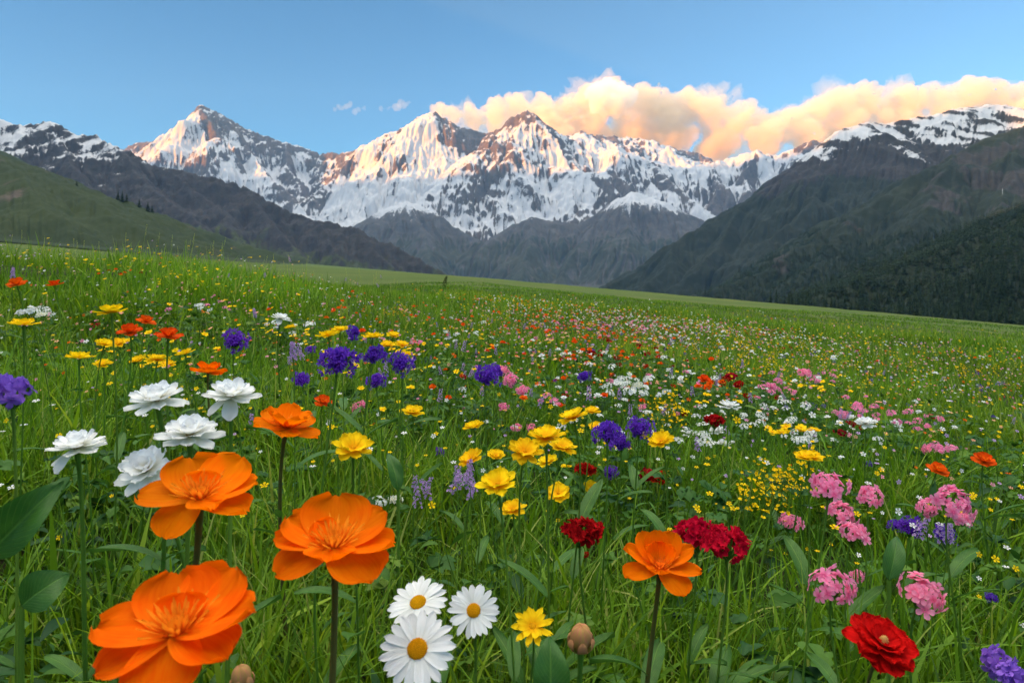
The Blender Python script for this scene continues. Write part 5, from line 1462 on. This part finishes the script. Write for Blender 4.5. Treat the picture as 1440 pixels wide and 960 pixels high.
# ------------------------------------------------------------------ flowers: the uncountable specks
def specks(name, mat, n, r0, r1, d0, d1, seed, uw=None, expo=1.1, label=None):
    rng = np.random.default_rng(seed)
    x, y, r = wedge(n * 3, r0, r1, rng, 0.82, expo)
    sc = 1.6 * (fbm(x / 1.6, y / 1.6, 3, seed) + fbm(x / 7.0, y / 7.0, 2, seed + 3)) + rng.uniform(0, 1.6, len(x))
    if uw is not None: sc = sc + 0.8 * np.exp(-((x / y - uw[0]) / uw[1]) ** 2)
    sc = sc - 2.0 * sstep(5.5, 7.5, r) * sstep(0.05, -0.25, x / y) - 1.6 * sstep(6, 13, r)
    o = np.argsort(-sc)[:n]; x, y, r = x[o], y[o], r[o]
    z = ground_z(x, y) + np.clip(rng.normal(0.26, 0.06, n), 0.1, 0.42)
    R = rng.uniform(d0, d1, n) / 2 * np.clip(r / 5.0, 1, 2.2)
    k = 5
    a = np.arange(k) * 2 * PI / k
    base = [(0, 0, 0.0)]
    for i in range(k):
        for da, rr, zz in ((-0.42, 0.8, 0.28), (0.0, 1.0, 0.22), (0.42, 0.8, 0.28)):
            base.append((rr * math.cos(a[i] + da), rr * math.sin(a[i] + da), zz))
    base = np.array(base)
    F = np.array([(0, 1 + 3 * i, 2 + 3 * i, 3 + 3 * i) for i in range(k)])
    th = rng.normal(0.45, 0.35, n); sp = rng.uniform(0, 6.28, n)
    bx = base[None, :, 0] * np.cos(sp)[:, None] - base[None, :, 1] * np.sin(sp)[:, None]
    by = base[None, :, 0] * np.sin(sp)[:, None] + base[None, :, 1] * np.cos(sp)[:, None]
    bz = np.repeat(base[None, :, 2], n, 0)
    ry = by * np.cos(th)[:, None] - bz * np.sin(th)[:, None]; rz = by * np.sin(th)[:, None] + bz * np.cos(th)[:, None]
    V = np.stack([x[:, None] + bx * R[:, None], y[:, None] + ry * R[:, None], z[:, None] + rz * R[:, None]], -1).reshape(-1, 3)
    Ff = (F[None] + (np.arange(n) * len(base))[:, None, None]).reshape(-1, 4)
    sa = np.tile(np.array([0.1] + [0.9] * 15), n); ta = np.tile(np.linspace(0, 1, 16), n); rn = np.repeat(rng.uniform(0, 1, n), 16)
    me = mesh_np(name, V, Ff, [mat], attrs=dict(s=sa, t=ta, rnd=rn))
    link(name, me, kind='stuff', label=label)
specks('tiny_white_flowers', P_white, 1500, 1.2, 17, 0.006, 0.014, 61, (0.3, 0.5), label='specks of tiny white flowers across the meadow')
specks('tiny_yellow_flowers', P_yellow, 2200, 1.0, 19, 0.006, 0.014, 62, (0.45, 0.5), label='specks of tiny yellow flowers across the meadow')
specks('tiny_pink_flowers', P_pink, 950, 1.8, 14, 0.007, 0.015, 63, (0.3, 0.4), label='specks of tiny pink flowers across the meadow')
specks('tiny_orange_flowers', P_rust, 900, 2.0, 13, 0.007, 0.016, 64, (0.12, 0.35), label='specks of tiny orange flowers across the meadow')
specks('tiny_lilac_flowers', P_lilac, 900, 1.5, 13, 0.006, 0.013, 65, None, label='specks of tiny lilac flowers across the meadow')
specks('tiny_peach_flowers', P_peach, 650, 2.0, 13, 0.007, 0.014, 66, (0.15, 0.4), label='specks of tiny peach flowers across the meadow')
# ------------------------------------------------------------------ conifers
M_needle = leaf_mat('spruce_needles', [(0.0, (0.007, 0.020, 0.012)), (0.5, (0.013, 0.030, 0.015)), (1.0, (0.036, 0.056, 0.022))], 0.08, 0.7, 0.1)
M_bark = plain_leaf('spruce_bark', (0.05, 0.035, 0.025), (0.08, 0.06, 0.045), 0.0, 0.9)
def spruce_crown(seed, tiers=11, spokes=9):
    """unit height crown, ragged drooping tiers"""
    rng = np.random.default_rng(seed)
    V, F, T = [], [], []
    n = 0
    for k in range(tiers):
        q = k / (tiers - 1); z0 = 0.10 + 0.86 * q; R = 0.20 * (1 - q) ** 0.85 + 0.012
        for i in range(spokes):
            a = (i + 0.5 * (k % 2)) * 2 * PI / spokes + rng.normal(0, 0.15)
            r = R * rng.uniform(0.65, 1.2); dz = -0.35 * r - 0.015 + rng.normal(0, 0.006); w = 0.42 * r + 0.008
            top = (0, 0, z0 + 0.07 * (1 - q * 0.4)); c, s = math.cos(a), math.sin(a)
            V += [top, (r * 0.6 * c - w * s, r * 0.6 * s + w * c, z0 + dz * 0.5), (r * c, r * s, z0 + dz), (r * 0.6 * c + w * s, r * 0.6 * s - w * c, z0 + dz * 0.5)]
            F.append((n, n + 1, n + 2, n + 3)); n += 4; T += [rng.uniform(0, 0.9)] * 4
    return np.array(V), np.array(F), np.array(T)
def on_grid(G, u, y):
    gu, gy, gz = G
    fu = np.interp(u, gu, np.arange(len(gu))); fy = np.interp(y, gy, np.arange(len(gy)))
    i = np.clip(fy.astype(int), 0, len(gy) - 2); j = np.clip(fu.astype(int), 0, len(gu) - 2); a = fy - i; b = fu - j
    return gz[i, j] * (1 - a) * (1 - b) + gz[i, j + 1] * (1 - a) * b + gz[i + 1, j] * a * (1 - b) + gz[i + 1, j + 1] * a * b
def build_trees():
    rng = np.random.default_rng(808)
    crowns = [spruce_crown(s) for s in range(5)]
    cm = [mesh_np('crown', v, f, [M_needle], smooth=False, attrs=dict(tint=t, along=t)) for v, f, t in crowns]
    tm = MB(); tm.add(*tube([(0, 0, -0.05), (0, 0, 0.3), (0, 0, 0.85)], [0.018, 0.013, 0.004], 6), rnd=0.5); tm = tm.mesh('trunk', [M_bark])
    S = []
    # the wooded hill
    n = 9000
    y = 490 + (1500 - 490) * rng.uniform(0, 1, n) ** 1.1; u = rng.uniform(0.30, 0.98, n)
    z = on_grid(FOREST_G, u, y); n1 = fbm(u * y / 70.0, y / 70.0, 3, 8801)
    base = plane_floor(5)(u * y, y)
    ok = (z > base + 0.5) & (n1 > -0.38)
    S.append(np.stack([u * y, y, z, rng.uniform(13, 23, n)], 1)[ok])
    # the foot of the wood, along the meadow's edge
    n = 260
    u = rng.uniform(0.40, 0.90, n); y = 520 + 500 * np.clip(0.78 - u, 0, 1) ** 0.9 + rng.uniform(0, 60, n)
    S.append(np.stack([u * y, y, np.maximum(on_grid(FOREST_G, u, y), ground_z(u * y, y)), rng.uniform(11, 21, n)], 1))
    # patches climbing the green mountain
    n = 16000
    y = rng.uniform(1550, 3000, n); u = rng.uniform(0.16, 0.95, n)
    z = on_grid(GREEN_G, u, y); n1 = fbm(u * y / 260.0, y / 260.0, 3, 8807); py = 393 - (z - CAM_Z) / y * 960; px = 720 + 960 * u
    edge = 345 + 0 * px - 0.10 * np.clip(px - 1100, 0, 400)
    ok = (py > edge + 60 * n1 + rng.normal(0, 10, n)) & (z > plane_floor(20)(u * y, y) + 1)
    S.append(np.stack([u * y, y, z, rng.uniform(13, 24, n)], 1)[ok])
    S = np.concatenate(S)
    px = 720 + 960 * S[:, 0] / S[:, 1]
    size = S[:, 3] / S[:, 1]
    order = np.argsort(-size * ((px > 0) & (px < 1440)))
    near, rest = S[order[:280]], S[order[280:]]
    first = None
    for i, (x, yy, zz, h) in enumerate(near):
        if first is None:
            t = bpy.data.objects.new('spruce_tree', None); COL.objects.link(t)
            t['label'] = 'dark spruce tree in the wood at the foot of the green mountain'; t['category'] = 'spruce'; t['group'] = 'spruces of the wood beyond the meadow'
            c = link('crown', cm[0], t); k = link('trunk', tm, t); first = (t, c, k)
        else:
            t = first[0].copy(); COL.objects.link(t)
            c = first[1].copy(); COL.objects.link(c); c.parent = t; c.data = cm[i % 5]
            k = first[2].copy(); COL.objects.link(k); k.parent = t
        w = rng.uniform(0.85, 1.2)
        t.location = (x, yy, zz - 0.3); t.scale = (h * w, h * w, h); t.rotation_euler = (0, 0, rng.uniform(0, 6.28))
    # everything behind them, one mass
    V, F, T = [], [], []; off = 0
    lite = [spruce_crown(50 + s, 6, 5) for s in range(6)]
    for i, (x, yy, zz, h) in enumerate(rest):
        v, f, t = lite[i % 6]; w = rng.uniform(0.85, 1.3)
        V.append(v * [h * w, h * w, h] + [x, yy, zz - 0.3]); F.append(f + off); T.append(np.clip(t + rng.normal(0, 0.15), 0, 1)); off += len(v)
    me = mesh_np('forest', np.concatenate(V), np.concatenate(F), [M_needle], smooth=False, attrs=dict(tint=np.concatenate(T), along=np.concatenate(T)))
    link('forest', me, kind='stuff', label='dense dark spruce wood climbing the slopes behind the meadow')
    # the few conifers on the green hill
    for (px0, h, lab) in [(166, 22, 'spruce highest on the green hill, one of a touching trio'), (172, 25, 'tallest spruce of a touching trio on the green hill'), (178, 19, 'spruce at the lower side of a trio on the green hill'),
                          (196, 21, 'spruce of the lower pair on the green hill, upslope one'), (208, 25, 'tallest spruce of the lower group on the green hill'), (214, 20, 'lowest spruce on the green hill'), (108, 14, 'small lone spruce in the turf of the green hill')]:
        u = (px0 - 720) / 960.0
        ys = np.linspace(700, 1600, 400); zs = on_grid(HILL_G, np.full(400, u), ys); j = int(np.argmax(zs / ys)) - (6 if h > 15 else 60); j = max(j, 0)
        t = first[0].copy(); COL.objects.link(t); c = first[1].copy(); COL.objects.link(c); c.parent = t; c.data = cm[int(rng.integers(5))]; k = first[2].copy(); COL.objects.link(k); k.parent = t
        t.location = (u * ys[j], ys[j], zs[j] - 0.3); t.scale = (h * 1.1, h * 1.1, h); t['label'] = lab; t['group'] = 'spruces on the green hill'
build_trees()
